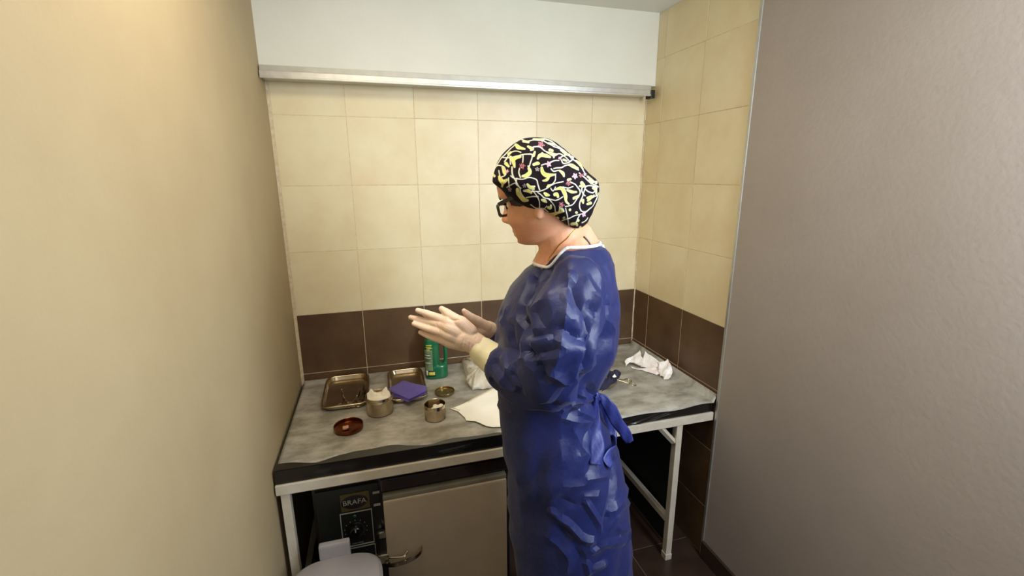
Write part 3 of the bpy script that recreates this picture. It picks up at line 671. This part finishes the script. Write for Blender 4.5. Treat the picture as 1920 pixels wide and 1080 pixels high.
tt = np.r_[1e-5, np.geomspace(1e-4, .01, 200), np.linspace(.012, PI-.012, 4000), PI-np.geomspace(1e-4, .01, 200)[::-1], PI-1e-5]; cq = np.cos(tt); rq = (1-np.abs(cq)**2.7)**(1/2.7); ln = np.r_[0, np.cumsum(np.hypot(np.diff(rq), np.diff(cq)))]
cs = np.interp(np.linspace(0, ln[-1], NT+1), ln, cq)
for c in cs:
    p = 2.3+1.7*low                                 # flatter sides and a steeper edge at the rim
    R = Ra*(1-np.abs(c)**p)**(1/p); d = Hd*c*(1-.10*low*(1-abs(c))**.8)
    px, py = cc[0]+R*np.cos(th), cc[1]-R*np.sin(th); kp = 1-d/1.25*.9
    P = CC+((px-cc[0])/PXM*kp)[:, None]*EX+(-(py-cc[1])/PXM*kp)[:, None]*UZ+(-d)[:, None]*EN+(-d*.017)[:, None]*UZ*0
    sh = (CC-CAM)/np.linalg.norm(CC-CAM); sh = sh/(sh@EN); P = P-(CC+(-d)[:, None]*EN)+(CC-d[:, None]*sh)
    rings.append(P); px_all.append(np.stack([px, py], -1))
V = np.concatenate(rings); UV = np.concatenate(px_all)
# soft gathers, strongest at the back
nn = np.array([noise.noise((a*.030, b*.030, 3)) for a, b in UV]); n2 = np.array([noise.noise((a*.075+5, b*.075, 8)) for a, b in UV])
dirv = (V-CC)/np.linalg.norm(V-CC, axis=1)[:, None]
V = V+dirv*(.0035*nn+.0022*n2*np.clip((UV[:, :1]-1010)/80, .2, 1)[:, 0])[:, None]
F = [(i*NA+j, i*NA+(j+1) % NA, (i+1)*NA+(j+1) % NA, (i+1)*NA+j) for i in range(NT) for j in range(NA)]+[tuple(range(NA)), tuple(range(NT*NA+NA-1, NT*NA-1, -1))]
me = bpy.data.meshes.new('surgical_cap'); me.from_pydata(V.tolist(), [], F)
# printed cloth: vines, leaves and blossoms
X = UV[:, 0]; Y = UV[:, 1]; zx = (X-900)*4.696; zy = (Y-250)*4.696
far = np.repeat(np.arange(NT+1) > NT/2, NA)
zx = np.where(far, zx+34, zx); zy = np.where(far, zy-22, zy)
wx = np.array([noise.noise((a*.02, b*.02, 1)) for a, b in zip(zx, zy)])*5; zx2 = zx+wx; zy2 = zy+np.array([noise.noise((a*.02, b*.02, 21)) for a, b in zip(zx, zy)])*5
Q = np.stack([zx2, zy2], -1)
def pdist(P, R):
    best = np.full(len(Q), 99.0)
    if len(P) == 1: return np.hypot(Q[:, 0]-P[0][0], Q[:, 1]-P[0][1])-R[0]
    for (a, ra), (b, rb) in zip(zip(P[:-1], R[:-1]), zip(P[1:], R[1:])):
        a, b = np.array(a, float), np.array(b, float); m_ = max(ra, rb)+8
        k = np.where((Q[:, 0] > min(a[0], b[0])-m_) & (Q[:, 0] < max(a[0], b[0])+m_) & (Q[:, 1] > min(a[1], b[1])-m_) & (Q[:, 1] < max(a[1], b[1])+m_))[0]
        if not len(k): continue
        ab = b-a; t = np.clip(((Q[k]-a)@ab)/(ab@ab+1e-9), 0, 1); best[k] = np.minimum(best[k], np.hypot(*(Q[k]-a-t[:, None]*ab).T)-(ra+(rb-ra)*t))
    return best
STEM = [[(150,340),(190,300),(240,310),(260,370),(215,390)],[(230,240),(300,240),(380,225),(450,215),(470,230),(455,290),(440,330)],[(300,380),(330,400),(400,410),(450,395),(500,410),(520,450),(535,490)],[(200,340),(205,380),(225,420)],[(290,230),(295,290)],[(370,320),(365,360),(380,395)],[(305,310),(310,370),(340,420),(370,480),(380,520),(410,560)],[(460,190),(480,165),(530,160),(570,190),(640,215),(690,210),(730,230),(760,270)],[(545,300),(590,290),(640,270),(680,265)],[(440,500),(480,505),(560,495),(620,460),(660,440),(720,430)],[(660,370),(655,410),(630,450),(595,455)],[(520,510),(560,545),(600,560),(660,575),(720,550)],[(470,500),(505,530),(530,590),(530,645)],[(600,560),(640,600),(665,670)],[(640,330),(700,320),(760,300),(800,310),(840,340)],[(700,240),(740,215),(800,240),(760,280),(715,290),(700,260)],[(780,430),(830,460),(860,510),(840,560),(800,610),(740,625)],[(900,480),(880,540),(860,600),(870,660),(920,670),(960,640)],[(740,640),(760,700),(770,760),(780,800)],[(770,720),(830,700),(900,680),(950,650),(990,590),(1010,520)],[(460,610),(500,635),(560,640),(600,670)],[(850,360),(900,400),(940,440),(1000,470)],[(900,470),(930,460),(990,480),(960,520),(900,490)],[(380,100),(430,120),(480,110),(560,110),(640,150)],[(270,470),(330,440),(350,450)],[(285,400),(288,470)],[(400,230),(395,280)],[(420,555),(470,545),(520,545)],[(950,560),(1000,540)],[(560,90),(620,110),(690,160),(740,200)],[(180,300),(230,240),(290,180),(330,140)],[(720,740),(770,720)],[(880,760),(930,720)],[(250,270),(290,210),(340,190),(380,205)],[(620,330),(640,350),(690,345),(720,380)],[(800,470),(760,480),(720,470)],[(640,150),(700,170),(760,220),(800,235)],[(680,150),(740,190),(790,250),(850,300),(900,360)],[(900,540),(870,500),(890,450)],[(940,430),(985,430)],[(590,620),(560,650),(540,640)],[(660,470),(640,500),(620,480)],[(350,400),(345,450),(380,480)],[(700,610),(690,660),(660,690)],[(860,700),(840,740),(800,780)]]
LEAF = [[(335,140,6),(360,160,13),(390,172,8),(415,178,3)],[(325,310,6),(318,270,14),(300,240,10)],[(320,260,10),(350,240,9),(380,235,4)],[(260,285,12),(280,305,6)],[(230,315,4),(240,350,10),(250,370,4)],[(200,385,5),(215,410,14),(235,430,18),(270,415,7)],[(235,430,14),(230,465,4)],[(395,385,6),(430,380,14),(455,350,11),(440,310,4)],[(480,225,10),(490,200,5)],[(515,250,6),(540,225,14),(580,230,12),(610,240,5)],[(545,225,8),(550,210,6)],[(590,200,5),(630,215,14),(660,215,6)],[(640,215,8),(640,240,4)],[(545,320,8),(555,355,15),(590,380,16),(650,375,5)],[(560,420,4),(590,410,10),(610,390,4)],[(350,490,10),(365,530,15),(395,570,15),(435,575,7)],[(435,450,6),(450,470,14),(480,485,10)],[(470,470,10),(490,465,4)],[(405,500,5),(440,500,10),(465,515,5)],[(485,295,8),(510,285,10),(525,285,4)],[(660,490,4),(700,480,13),(725,500,16),(740,540,12),(745,580,6),(765,605,4)],[(755,495,5),(790,510,10),(830,510,6)],[(570,520,5),(590,530,12),(610,535,4)],[(550,570,6),(570,575,13),(585,590,5)],[(655,530,12),(675,525,10),(680,545,8)],[(605,630,10),(620,635,9),(625,615,5)],[(570,670,6),(600,690,12),(650,685,12),(700,665,7),(725,660,3)],[(870,440,12),(885,465,12),(860,465,6),(900,470,5)],[(760,300,6),(790,310,13),(830,330,8)],[(880,580,12),(890,600,6)],[(810,560,8),(840,550,8),(850,540,3)],[(920,560,8),(950,550,10),(930,580,8),(970,540,4)],[(610,180,10),(630,185,8)],[(800,770,12),(830,765,10),(840,780,5)],[(680,720,12)],[(730,715,9)],[(780,650,8)],[(835,675,9)],[(850,740,9)],[(870,800,9)],[(150,365,6),(165,380,8)],[(480,100,5),(560,95,6)],[(600,125,5),(650,135,4)],[(920,390,6),(960,430,5)],[(980,440,8)],[(700,180,5),(740,205,10),(770,215,4)],[(820,270,5),(850,295,11),(880,330,5)],[(720,260,8),(740,270,5)],[(690,345,5),(710,365,10),(720,390,4)],[(930,420,7),(945,440,9)],[(440,160,5),(470,180,9)],[(400,120,7),(440,128,5)],[(700,640,6),(715,650,8)],[(960,480,6),(985,500,8),(990,530,4)],[(930,610,7),(950,600,9)],[(590,470,7),(610,460,5)],[(300,200,6),(280,215,8)],[(760,415,8),(780,410,6)]]
BLOS = [(390,305,26,1),(540,140,26,1),(600,295,24,0),(690,245,14,0),(815,385,24,0),(865,380,18,1),(765,440,22,1),(710,610,25,1),(290,490,18,2),(270,345,16,0),(410,460,16,2),(510,330,20,2),(895,690,22,0),(900,370,14,0)]
lin = lambda c: np.array(s2l(c))
colr = np.tile(lin((24, 16, 20)), (len(Q), 1))
for P in STEM:
    P2, R2 = spline([np.array(p, float) for p in P], [3.5]*len(P), 3); k = np.clip(.5-pdist(P2, R2)/5.5, 0, 1)[:, None]; colr = colr*(1-k)+k*lin((236, 232, 212))
yv = np.array([noise.noise((a*.03, b*.03, 5)) for a, b in Q]); 
ycol = lin((232, 220, 112))+(lin((204, 206, 112))-lin((232, 220, 112)))*np.clip(.5+yv*1.6, 0, 1)[:, None]
for P in LEAF:
    P2, R2 = spline([np.array(p[:2], float) for p in P], [p[2] for p in P], 4) if len(P) > 1 else ([p[:2] for p in P], [p[2] for p in P]); d = pdist(P2, [.86*r_ for r_ in R2]); k = np.clip(.5-(d-2.6)/5, 0, 1)[:, None]; colr = colr*(1-k)+k*lin((236, 232, 206)); k = np.clip(.5-d/5, 0, 1)[:, None]; colr = colr*(1-k)+k*ycol
for x, y, r_, kd in BLOS:
    a = np.arctan2(Q[:, 1]-y, Q[:, 0]-x); d = np.hypot(Q[:, 0]-x, Q[:, 1]-y); e = r_*(.82+.18*np.cos(5*a+x)); k = d < e
    c1_, c2_ = ((186, 132, 150), (230, 200, 206)) if kd == 0 else ((122, 44, 58), (196, 150, 156)) if kd == 1 else ((96, 84, 88), (190, 178, 176))
    pat = (np.sin(d*.62)+np.cos(5*a+d*.2)) > .35
    colr[k & ~pat] = lin(c1_); colr[k & pat] = lin(c2_)
at = me.color_attributes.new('print', 'FLOAT_COLOR', 'POINT'); at.data.foreach_set('color', colr.ravel())
M_cap = mat('cap_print', (20, 16, 18), .9, bump=.08, bscale=260, spec=.15)
nt = M_cap.node_tree; an = nt.nodes.new('ShaderNodeVertexColor'); an.layer_name = 'print'; nt.links.new(an.outputs[0], nt.nodes['Principled BSDF'].inputs['Base Color'])
cap = link('surgical_cap', me, M_cap, pe, label='black cap printed with yellow vines and pink blossoms')

# ---- glasses
M_gl = mat('black_frame', (12, 12, 13), .25, coat=.3); M_lens = mat('lens', (250, 252, 255), .02, alpha=.12, trans=1)
gl = bpy.data.objects.new('glasses', None); COL.objects.link(gl); gl.parent = pe; gl.location = HC-np.array(ROOT)
GX, GZ = .0915, -.012
def rect_loop(cy, hw, hh, x0, n=40, e=4.5):
    return [np.array((x0-.16*abs(cy+hw*math.copysign(abs(math.cos(t))**(2/e), math.cos(t)))**1.6, cy+hw*math.copysign(abs(math.cos(t))**(2/e), math.cos(t)), GZ+hh*math.copysign(abs(math.sin(t))**(2/e), math.sin(t)))) for t in [2*PI*i/n for i in range(n)]]
for s in (1, -1):
    L1 = rect_loop(s*.034, .0275, .0165, GX); L2 = rect_loop(s*.034, .0218, .0108, GX)
    q = MB(); r1 = [head_pt(p+np.array((.002, 0, 0))) for p in L1]; r2 = [head_pt(p+np.array((.002, 0, 0))) for p in L2]; r3 = [head_pt(p-np.array((.002, 0, 0))) for p in L2]; r4 = [head_pt(p-np.array((.002, 0, 0))) for p in L1]
    q.loft([r1, r2, r3, r4, r1], caps=False); rim = q.go('rim', M_gl, gl, smooth=False)
    mk('lens', [head_pt(p+np.array((d, 0, 0))) for d in (.0006, -.0006) for p in L2], [tuple(range(40)), tuple(range(79, 39, -1))]+[(i, (i+1) % 40, 40+(i+1) % 40, 40+i) for i in range(40)], M_lens, rim, smooth=False)
    q = MB(); tp = [(GX-.005, s*.0605, .000), (GX-.012, s*.071, .001), (.05, s*.0835, .005), (.005, s*.0845, .010), (-.012, s*.084, -.004)]; rr = []
    P, _ = spline([np.array(p) for p in tp], [1]*5, 5)
    for p in P: rr.append([head_pt(p+np.array(d_)) for d_ in ((0, -.0014, -.0042), (0, .0014, -.0042), (0, .0014, .0042), (0, -.0014, .0042))])
    q.loft(rr).go('temple', M_gl, gl, smooth=False)
MB().tube([head_pt(np.array((GX, y, .004+.003*math.cos(y*200)))) for y in np.linspace(-.008, .008, 7)], .0028, 8).go('bridge', M_gl, gl)

# ---- gown
RG = [(457, 1003, 1122, .078, .047, .0), (462, 1000, 1130, .098, .046, .004), (474, 994, 1140, .130, .036, .018), (494, 986, 1146, .155, .018, .034), (520, 974, 1148, .168, .004, .03), (545, 957, 1153, .170, 0, 0), (575, 941, 1158, .170, 0, 0), (610, 931, 1160, .168, 0, 0), (650, 929, 1151, .165, 0, 0), (690, 927, 1131, .16, 0, 0), (725, 929, 1120, .155, 0, 0), (748, 930, 1122, .155, 0, 0), (780, 932, 1136, .168, 0, 0), (830, 936, 1160, .18, 0, 0), (880, 942, 1176, .185, 0, 0), (940, 941, 1188, .19, 0, 0), (1000, 943, 1194, .195, 0, 0), (1040, 950, 1197, .2, 0, 0), (1080, 955, 1196, .2, 0, 0)]
def gring(y, xl, xr, hd, tilt, droop, n=64, zz=None):
    c = pt((xl+xr)/2, y); hw = (xr-xl)/2/PXM; out = []
    if zz is not None: c[2] = zz
    for i in range(n):
        t = 2*PI*i/n; ca = math.copysign(abs(math.cos(t))**.92, math.cos(t)); sa = math.copysign(abs(math.sin(t))**.92, math.sin(t))
        out.append(c+EX*hw*ca+EN*hd*sa+UZ*(-tilt*(lambda k: k*k*(3-2*k))(min(max((-math.cos(t)-.05)/.6, 0), 1))-droop*sa*sa))
    return out
Gm = MB(); rg = [gring(*a) for a in RG]; rg += [gring(1080, 952, 1190, .205, 0, 0, zz=z) for z in (.42, .30)]
Gm.loft(rg)
# sleeves
Gm.chain([pt(1082, 530, -.112), pt(1064, 590, -.145), pt(1048, 650, -.165), pt(1026, 706, -.160)], [.058, .074, .080, .068], 24)
Gm.chain([pt(1030, 712, -.150), pt(985, 704, -.110), pt(954, 692, -.066)], [.066, .070, .056], 24)
Gm.chain([pt(952, 692, -.066), pt(942, 687, -.052)], [.056, .044], 24)
Gm.chain([pt(1060, 512, .125), pt(1030, 600, .165), pt(1000, 670, .185)], [.068, .072, .068], 20)
Gm.chain([pt(1000, 670, .185), pt(960, 645, .130), pt(936, 630, .090)], [.066, .056, .040], 20)
gm = remesh(Gm, .0034, 6)
tree = bvh_of(gm); V = getv(gm); N = nrm(gm)
z6 = lambda L: [(880+a/3.175, 440+b/3.176) for a, b in L]
z7 = lambda L: [(900+a/3.176, 740+b/3.176) for a, b in L]
CRS = [  # folds: (line, height in mm, width in mm); minus is a valley
 (z6([(400,230),(345,370),(320,470),(335,590),(330,690)]), -16, 9), (z6([(480,215),(400,290),(350,370)]), -7, 7), (z6([(420,230),(370,370),(345,480)]), 6, 7),
 (z6([(600,320),(640,410),(690,490),(712,590)]), -7, 7), (z6([(595,250),(588,330),(575,470),(555,600),(530,730),(480,840)]), 7, 7), (z6([(560,560),(640,610),(700,640)]), -5, 6),
 (z6([(750,380),(735,500),(705,610)]), 7, 6), (z6([(690,250),(745,350),(780,430)]), 5, 6), (z6([(780,430),(830,420),(870,430)]), -5, 6), (z6([(790,440),(850,560),(835,700),(770,940)]), 5, 7),
 (z6([(340,612),(400,600),(470,590)]), -8, 6), (z6([(330,690),(360,715),(460,700),(530,680)]), -8, 6), (z6([(335,500),(390,440),(440,400)]), 5, 5), (z6([(345,650),(400,630),(460,615)]), 5, 6),
 (z6([(350,720),(420,790),(450,850)]), -12, 8), (z6([(460,820),(520,850),(610,880),(690,660)]), 6, 6), (z6([(715,600),(660,760),(605,880),(500,1010)]), 7, 6),
 (z6([(250,810),(280,760),(330,730),(400,760)]), 5, 5), (z6([(150,760),(200,830),(240,900)]), -6, 6), (z6([(200,720),(215,800),(190,870)]), 5, 5), (z6([(260,830),(300,900),(290,960)]), -5, 6),
 (z6([(140,890),(240,970),(370,1012),(490,1020),(560,940),(640,860),(690,740),(705,620)]), -13, 8), (z6([(730,440),(760,540),(715,700),(690,850),(740,960)]), -9, 8), (z6([(680,850),(745,965)]), -7, 6), (z6([(755,455),(800,470)]), -4, 5),
 (z6([(590,980),(690,960),(745,965)]), 5, 5), (z6([(560,1040),(640,1000),(740,985)]), 5, 5), (z6([(600,1070),(680,1030),(745,990)]), -5, 5), (z6([(610,130),(605,260)]), 4, 6), (z6([(700,150),(780,260),(830,420)]), 5, 8), (z6([(760,120),(830,260)]), -5, 8),
 (z6([(190,470),(250,540),(260,620)]), -6, 7), (z6([(160,530),(240,500),(300,520)]), 4, 6), (z6([(220,440),(200,520)]), 4, 6), (z6([(480,360),(500,480),(480,560)]), 4, 9), (z6([(400,470),(440,540),(500,560)]), -4, 6),
 (z7([(480,130),(600,165),(690,155)]), 5, 6), (z7([(540,60),(620,110),(690,150)]), 5, 5), (z7([(440,70),(560,80),(660,60)]), -5, 6), (z7([(550,200),(620,330),(660,365)]), 5, 6), (z7([(690,165),(640,240),(600,330)]), -5, 6), (z7([(690,165),(670,300),(655,440)]), -6, 7),
 (z7([(430,700),(520,770),(600,850),(660,865)]), 8, 6), (z7([(440,740),(510,830),(590,880)]), -7, 7), (z7([(630,640),(680,720),(722,800),(700,880)]), 7, 5), (z7([(500,540),(560,545),(630,535)]), 4, 6), (z7([(640,505),(700,495),(760,480)]), 4, 5), (z7([(620,600),(700,600)]), 4, 5),
 (z7([(690,930),(760,890),(860,870)]), 6, 6), (z7([(640,1010),(650,1060)]), 6, 5), (z7([(690,1040),(740,1010)]), 6, 5), (z7([(800,400),(800,480),(770,700),(700,900)]), -11, 8), (z7([(880,530),(850,620),(780,700)]), 7, 6), (z7([(830,800),(880,800),(880,860)]), 6, 6), (z7([(810,720),(850,660),(900,640)]), 6, 6),
 (z7([(480,300),(490,420)]), 3, 5), (z7([(360,120),(340,400),(360,700)]), -5, 12), (z7([(250,100),(230,400),(250,800)]), 4, 14), (z7([(110,60),(160,110),(210,90)]), 4, 5), (z7([(480,620),(580,660),(620,640)]), -4, 6), (z7([(420,860),(520,960),(520,1050)]), 5, 7), (z7([(560,900),(600,980)]), -5, 6)]
D0 = np.zeros(len(V))
for L, h, wd in CRS:
    P = [hit(tree, x, y) for x, y in L]; P2, _ = spline(P, [1]*len(P), 4) if len(P) > 2 else (P, 0)
    d = segdist(V, P2)*1000; D0 += 1.15*h*np.clip(1-d/(2.5*wd), 0, 1)**1.2*.001
# crumpled, papery cloth between the folds: sharp creases running several ways
nz = lambda f, o: np.array([noise.noise((x*f+o, y*f, z*f)) for x, y, z in V])
tri = lambda a: np.abs((a % 1)-.5)*2
w1, w2, m1, m2, m3 = nz(3.2, 1), nz(4.5, 30), nz(6, 11), nz(6, 50), nz(8, 70)
for dr_, fq, wq, mq, am in (((.55, .2, .8), 8, w1, m1, .0050), ((-.6, .1, .8), 7, w2, m2, .0050), ((.9, .3, .25), 9, w2, m3, .0042), ((.2, .5, .95), 14, w1, m2, .0032), ((-.85, .3, .5), 16, w2, m1, .0028)):
    dr_ = np.array(dr_)/np.linalg.norm(dr_); D0 += am*np.clip(.55+1.6*mq, 0, 1.2)*(tri(V@dr_*fq+1.9*wq)-.5)
V = V+N*D0[:, None]
setv(gm, V); M_gown = mat('gown_cloth', (13, 23, 76), .48, col2=(16, 29, 88), scale=6, bump=.12, bscale=60, spec=.45, sheen=.08)
gown = link('surgical_gown', gm, M_gown, pe, label='dark blue crinkled disposable gown tied at the back')
md = gown.modifiers.new('d', 'DECIMATE'); md.ratio = .045
gm2 = bpy.data.meshes.new_from_object(gown.evaluated_get(bpy.context.evaluated_depsgraph_get())); gown.modifiers.clear(); gown.data = gm2; bpy.data.meshes.remove(gm); gm = gm2
gm.polygons.foreach_set('use_smooth', [True]*len(gm.polygons)); gm.set_sharp_from_angle(angle=20*D)
tree = bvh_of(gm)
# the body stays inside the gown
bme = body.data; V = getv(bme); zc = float(pt(1060, 498)[2]); w0 = np.array(ROOT)
for i, v in enumerate(V):
    p = v
    if not (.33 < p[2] < zc) or np.linalg.norm(p-WRL) < .075 or np.linalg.norm(p-WRR) < .06: continue
    c_, n_, _, d_ = tree.find_nearest(Vector(p), .09)
    if c_ is not None and ((Vector(p)-c_).dot(n_) > -.004): V[i] = np.array(c_-n_*.006)
setv(bme, V)
def hit2(x, y, lift=.003):
    d = ray(x, y); d = d/np.linalg.norm(d); best = None
    for t_ in (tree, bodyT):
        h = t_.ray_cast(Vector(CAM), Vector(d))
        if h[0] is not None and (best is None or h[3] < best[1]): best = (np.array(h[0]), h[3])
    return best[0]-d*lift if best else pt(x, y, 0)
# white binding round the neck, necklace, strap, back ties
M_bind = mat('white_binding', (240, 238, 236), .7, bump=.3, bscale=90)
lp = gring(456, 1004, 1121, .079, .047, 0, 72); lp = [p+UZ*.002 for p in lp]
MB().tube(lp+[lp[0]], [.0037]*73, 10).go('neck_binding', M_bind, gown, label='white neck binding')
kn = pt(1126, 466, -.01); q = MB()
V_, F_ = sheetpoly([pt(1112, 464, -.02), pt(1122, 458, -.03), pt(1134, 461, -.02), pt(1135, 469, -.01), pt(1126, 467, -.015), pt(1118, 470, -.02)], 3, .004, 70); o = mk('neck_tie', V_, F_, M_bind, gown, label='white tie end at the nape'); md = o.modifiers.new('s', 'SOLIDIFY'); md.thickness = .0012
MB().tube(spline([hit2(x, y, .0005) for x, y in ((1094, 444), (1100, 450), (1105, 457), (1107, 463))], [.0028]*4, 4)[0], .0026, 8).go('strap', M_black, pe, label='black strap on the shoulder')
MB().tube(spline([hit2(x, y, .0008) for x, y in ((1078, 430), (1071, 438), (1062, 448), (1050, 458), (1040, 470), (1031, 482), (1028, 489))], [.001]*7, 4)[0], .0011, 6).go('necklace', mat('gold', (196, 150, 70), .25, 1.0), pe, label='thin gold neck chain')
def ribbon(name, L, wds, m, parent, offs=None, k=8, label=None):
    P = [hit2(x, y, .010) if offs is None or offs[i] is None else pt(x, y, offs[i]) for i, (x, y) in enumerate(L)]
    P2, W2 = spline(P, wds, k); V = []; F = []; n = 6
    for i, p in enumerate(P2):
        t = P2[min(i+1, len(P2)-1)]-P2[max(i-1, 0)]; t = t/np.linalg.norm(t); sd = np.cross(t, EN); sd = sd/np.linalg.norm(sd)
        for j in range(n+1): a = (j/n-.5); V.append(p+sd*a*W2[i]+EN*(.002*abs(a)*2-.002*math.sin(i*.5+a*5)))
    for i in range(len(P2)-1):
        for j in range(n): b_ = i*(n+1)+j; F.append((b_, b_+n+1, b_+n+2, b_+1))
    o = mk(name, V, F, m, parent, label=label); md = o.modifiers.new('s', 'SOLIDIFY'); md.thickness = .0016; return o
M_tie = mat('tie_cloth', (36, 44, 108), .5, col2=(44, 52, 120), scale=9, bump=.2, bscale=50)
ribbon('tie_end', [(1120, 741), (1134, 752), (1146, 770), (1158, 793), (1172, 812), (1181, 830)], [.012, .024, .032, .030, .028, .022], M_tie, gown, [-.05, -.06, -.06, -.055, -.05, -.045])
ribbon('tie_loop', [(1117, 742), (1126, 764), (1140, 790), (1147, 822), (1146, 850), (1138, 872)], [.010, .022, .026, .030, .036, .030], M_tie, gown)
ribbon('tie_loop', [(1116, 744), (1116, 772), (1117, 806), (1120, 840), (1116, 872)], [.010, .020, .028, .034, .026], M_tie, gown)
q = MB().sphere(hit2(1118, 742, .004), (.007, .006, .009)); q.v = crumple(q.v, .003, 60); q.go('tie_knot', M_tie, gown)
M_shoe = mat('black_shoe', (18, 18, 20), .45)
for s in (1, -1):
    h0 = hip+LH*s*.085; a0 = np.array([h0[0]-.02*FH[0], h0[1]-.02*FH[1], 0])
    q = MB(); q.chain([a0-FH*.035+UZ*.045, a0+FH*.06+UZ*.042, a0+FH*.16+UZ*.034], [.044, .046, .036], 18); q.v = [(x, y, max(z, .001)) for x, y, z in q.v]
    link('shoe', remesh(q, .006, 2), M_shoe, pe)

# ---- gloved hands
M_glove = mat('latex_glove', (232, 198, 172), .5, col2=(240, 212, 188), scale=18, bump=.10, bscale=120, spec=.4)
bs = M_glove.node_tree.nodes['Principled BSDF']; bs.inputs['Subsurface Weight'].default_value = .1; bs.inputs['Subsurface Radius'].default_value = (.008, .004, .003); bs.inputs['Subsurface Scale'].default_value = .5
M_cuff = mat('latex_cuff', (240, 228, 184), .55, col2=(244, 234, 196), scale=14, bump=.12, bscale=60)
def fing(q, L, offs, R): q.chain([pt(x, y, o) for (x, y), o in zip(L, offs)], [r_/PXM for r_ in R], 14, 5)
q = MB()      # left hand: back towards the photo's side, fingers spread, thumb on top
fing(q, [(872, 624), (846, 608), (829, 599), (804, 589), (783, 582)], [-.022, -.022, -.012, -.002, .004], [15, 13, 8.6, 6.8, 4.9])
fing(q, [(872, 630), (846, 616), (826, 609), (797, 602), (770, 595)], [-.026, -.028, -.016, .004, .016], [15, 13, 8.6, 6.2, 4.9])
fing(q, [(872, 638), (846, 628), (825, 622), (799, 615), (776, 607)], [-.024, -.028, -.022, -.008, .004], [15, 13, 8.4, 6.3, 4.8])
fing(q, [(872, 645), (850, 642), (829, 637), (807, 631), (788, 623)], [-.020, -.022, -.018, -.006, .004], [14, 12, 8.2, 6.2, 4.5])
fing(q, [(880, 622), (866, 606), (854, 598), (841, 589), (828, 579)], [-.024, -.026, -.020, -.010, -.004], [15, 12.5, 9.8, 8.6, 5.8])
q.chain([pt(905, 655, -.028), pt(890, 644, -.026), pt(870, 634, -.026)], [21/PXM, 21/PXM, 20/PXM], 18)
q.chain([pt(868, 646, -.020), pt(846, 642, -.018), pt(830, 637, -.018)], [13/PXM, 12/PXM, 9/PXM], 14)
gme = remesh(q, .0016, 3); gb = bvh_of(gme); V = getv(gme); N = nrm(gme); dd = np.zeros(len(V))
for L, h, wd in (([(866, 657), (866, 648), (870, 637)], -.0010, .0022), ([(872, 658), (872, 648), (876, 636)], -.0007, .0020), ([(879, 660), (881, 646), (890, 626)], -.0012, .0022), ([(885, 652), (892, 634)], -.0010, .002), ([(822, 640), (824, 622), (818, 607)], -.0008, .0022), ([(842, 598), (850, 601), (858, 600)], -.0022, .0026)):
    dd += h*np.exp(-(segdist(V, [hit(gb, x, y, -.03) for x, y in L])/wd)**2)
setv(gme, V+N*dd[:, None])
gl1 = link('glove', gme, M_glove, pe, label='cream latex glove on the left hand')
q = MB()      # right hand behind it: palm to palm, thumb standing up
fing(q, [(902, 616), (866, 612), (842, 606), (818, 598), (796, 590)], [.060, .046, .036, .030, .026], [14, 12, 7.6, 6.4, 4.5])
fing(q, [(902, 622), (866, 620), (840, 616), (812, 609), (788, 602)], [.060, .044, .034, .028, .024], [14, 12, 7.8, 6.4, 4.5])
fing(q, [(902, 628), (866, 630), (842, 627), (816, 621), (794, 613)], [.060, .044, .034, .028, .022], [14, 12, 7.6, 6.2, 4.4])
fing(q, [(902, 632), (868, 638), (846, 637), (826, 634), (808, 629)], [.060, .046, .036, .030, .024], [13, 11, 7.0, 5.8, 4.2])
fing(q, [(912, 615), (897, 604), (886, 597), (877, 590), (870, 583)], [.062, .046, .034, .026, .020], [14, 11, 9, 7.4, 5.0])
q.chain([pt(930, 626, .082), pt(914, 618, .070), pt(896, 618, .058)], [17/PXM, 18/PXM, 18/PXM], 18)
gl2 = link('glove', remesh(q, .0017, 3), M_glove, pe, label='cream latex glove on the right hand, mostly behind the left')
def cuff(P, R, m, parent):
    P, R = spline([np.array(p) for p in P], R, 6); q = MB(); rings = []; ax_ = P[-1]-P[0]; ax_ = ax_/np.linalg.norm(ax_); a = np.cross(ax_, UZ); a = a/np.linalg.norm(a); b = np.cross(a, ax_); n = 40
    for p, r_ in zip(P, R): rings.append([p+r_*(1+.03*math.sin(5*t)*(1 if r_ > .03 else .3))*(a*math.cos(t)+b*math.sin(t)) for t in [2*PI*j/n for j in range(n)]])
    inner = [[p+(v-p)*.95 for v in rg_] for p, rg_ in zip(P[::-1], rings[::-1])]
    return q.loft(rings+inner+[rings[0]], caps=False).go('cuff', m, parent, label='pale yellow rolled cuff')
cuff([pt(893, 649, -.027), pt(908, 660, -.030), pt(928, 674, -.042), pt(940, 682, -.05)], [.0285, .0345, .0385, .038], M_cuff, gl1)
cuff([pt(926, 624, .079), pt(938, 631, .092)], [.027, .03], M_cuff, gl2)
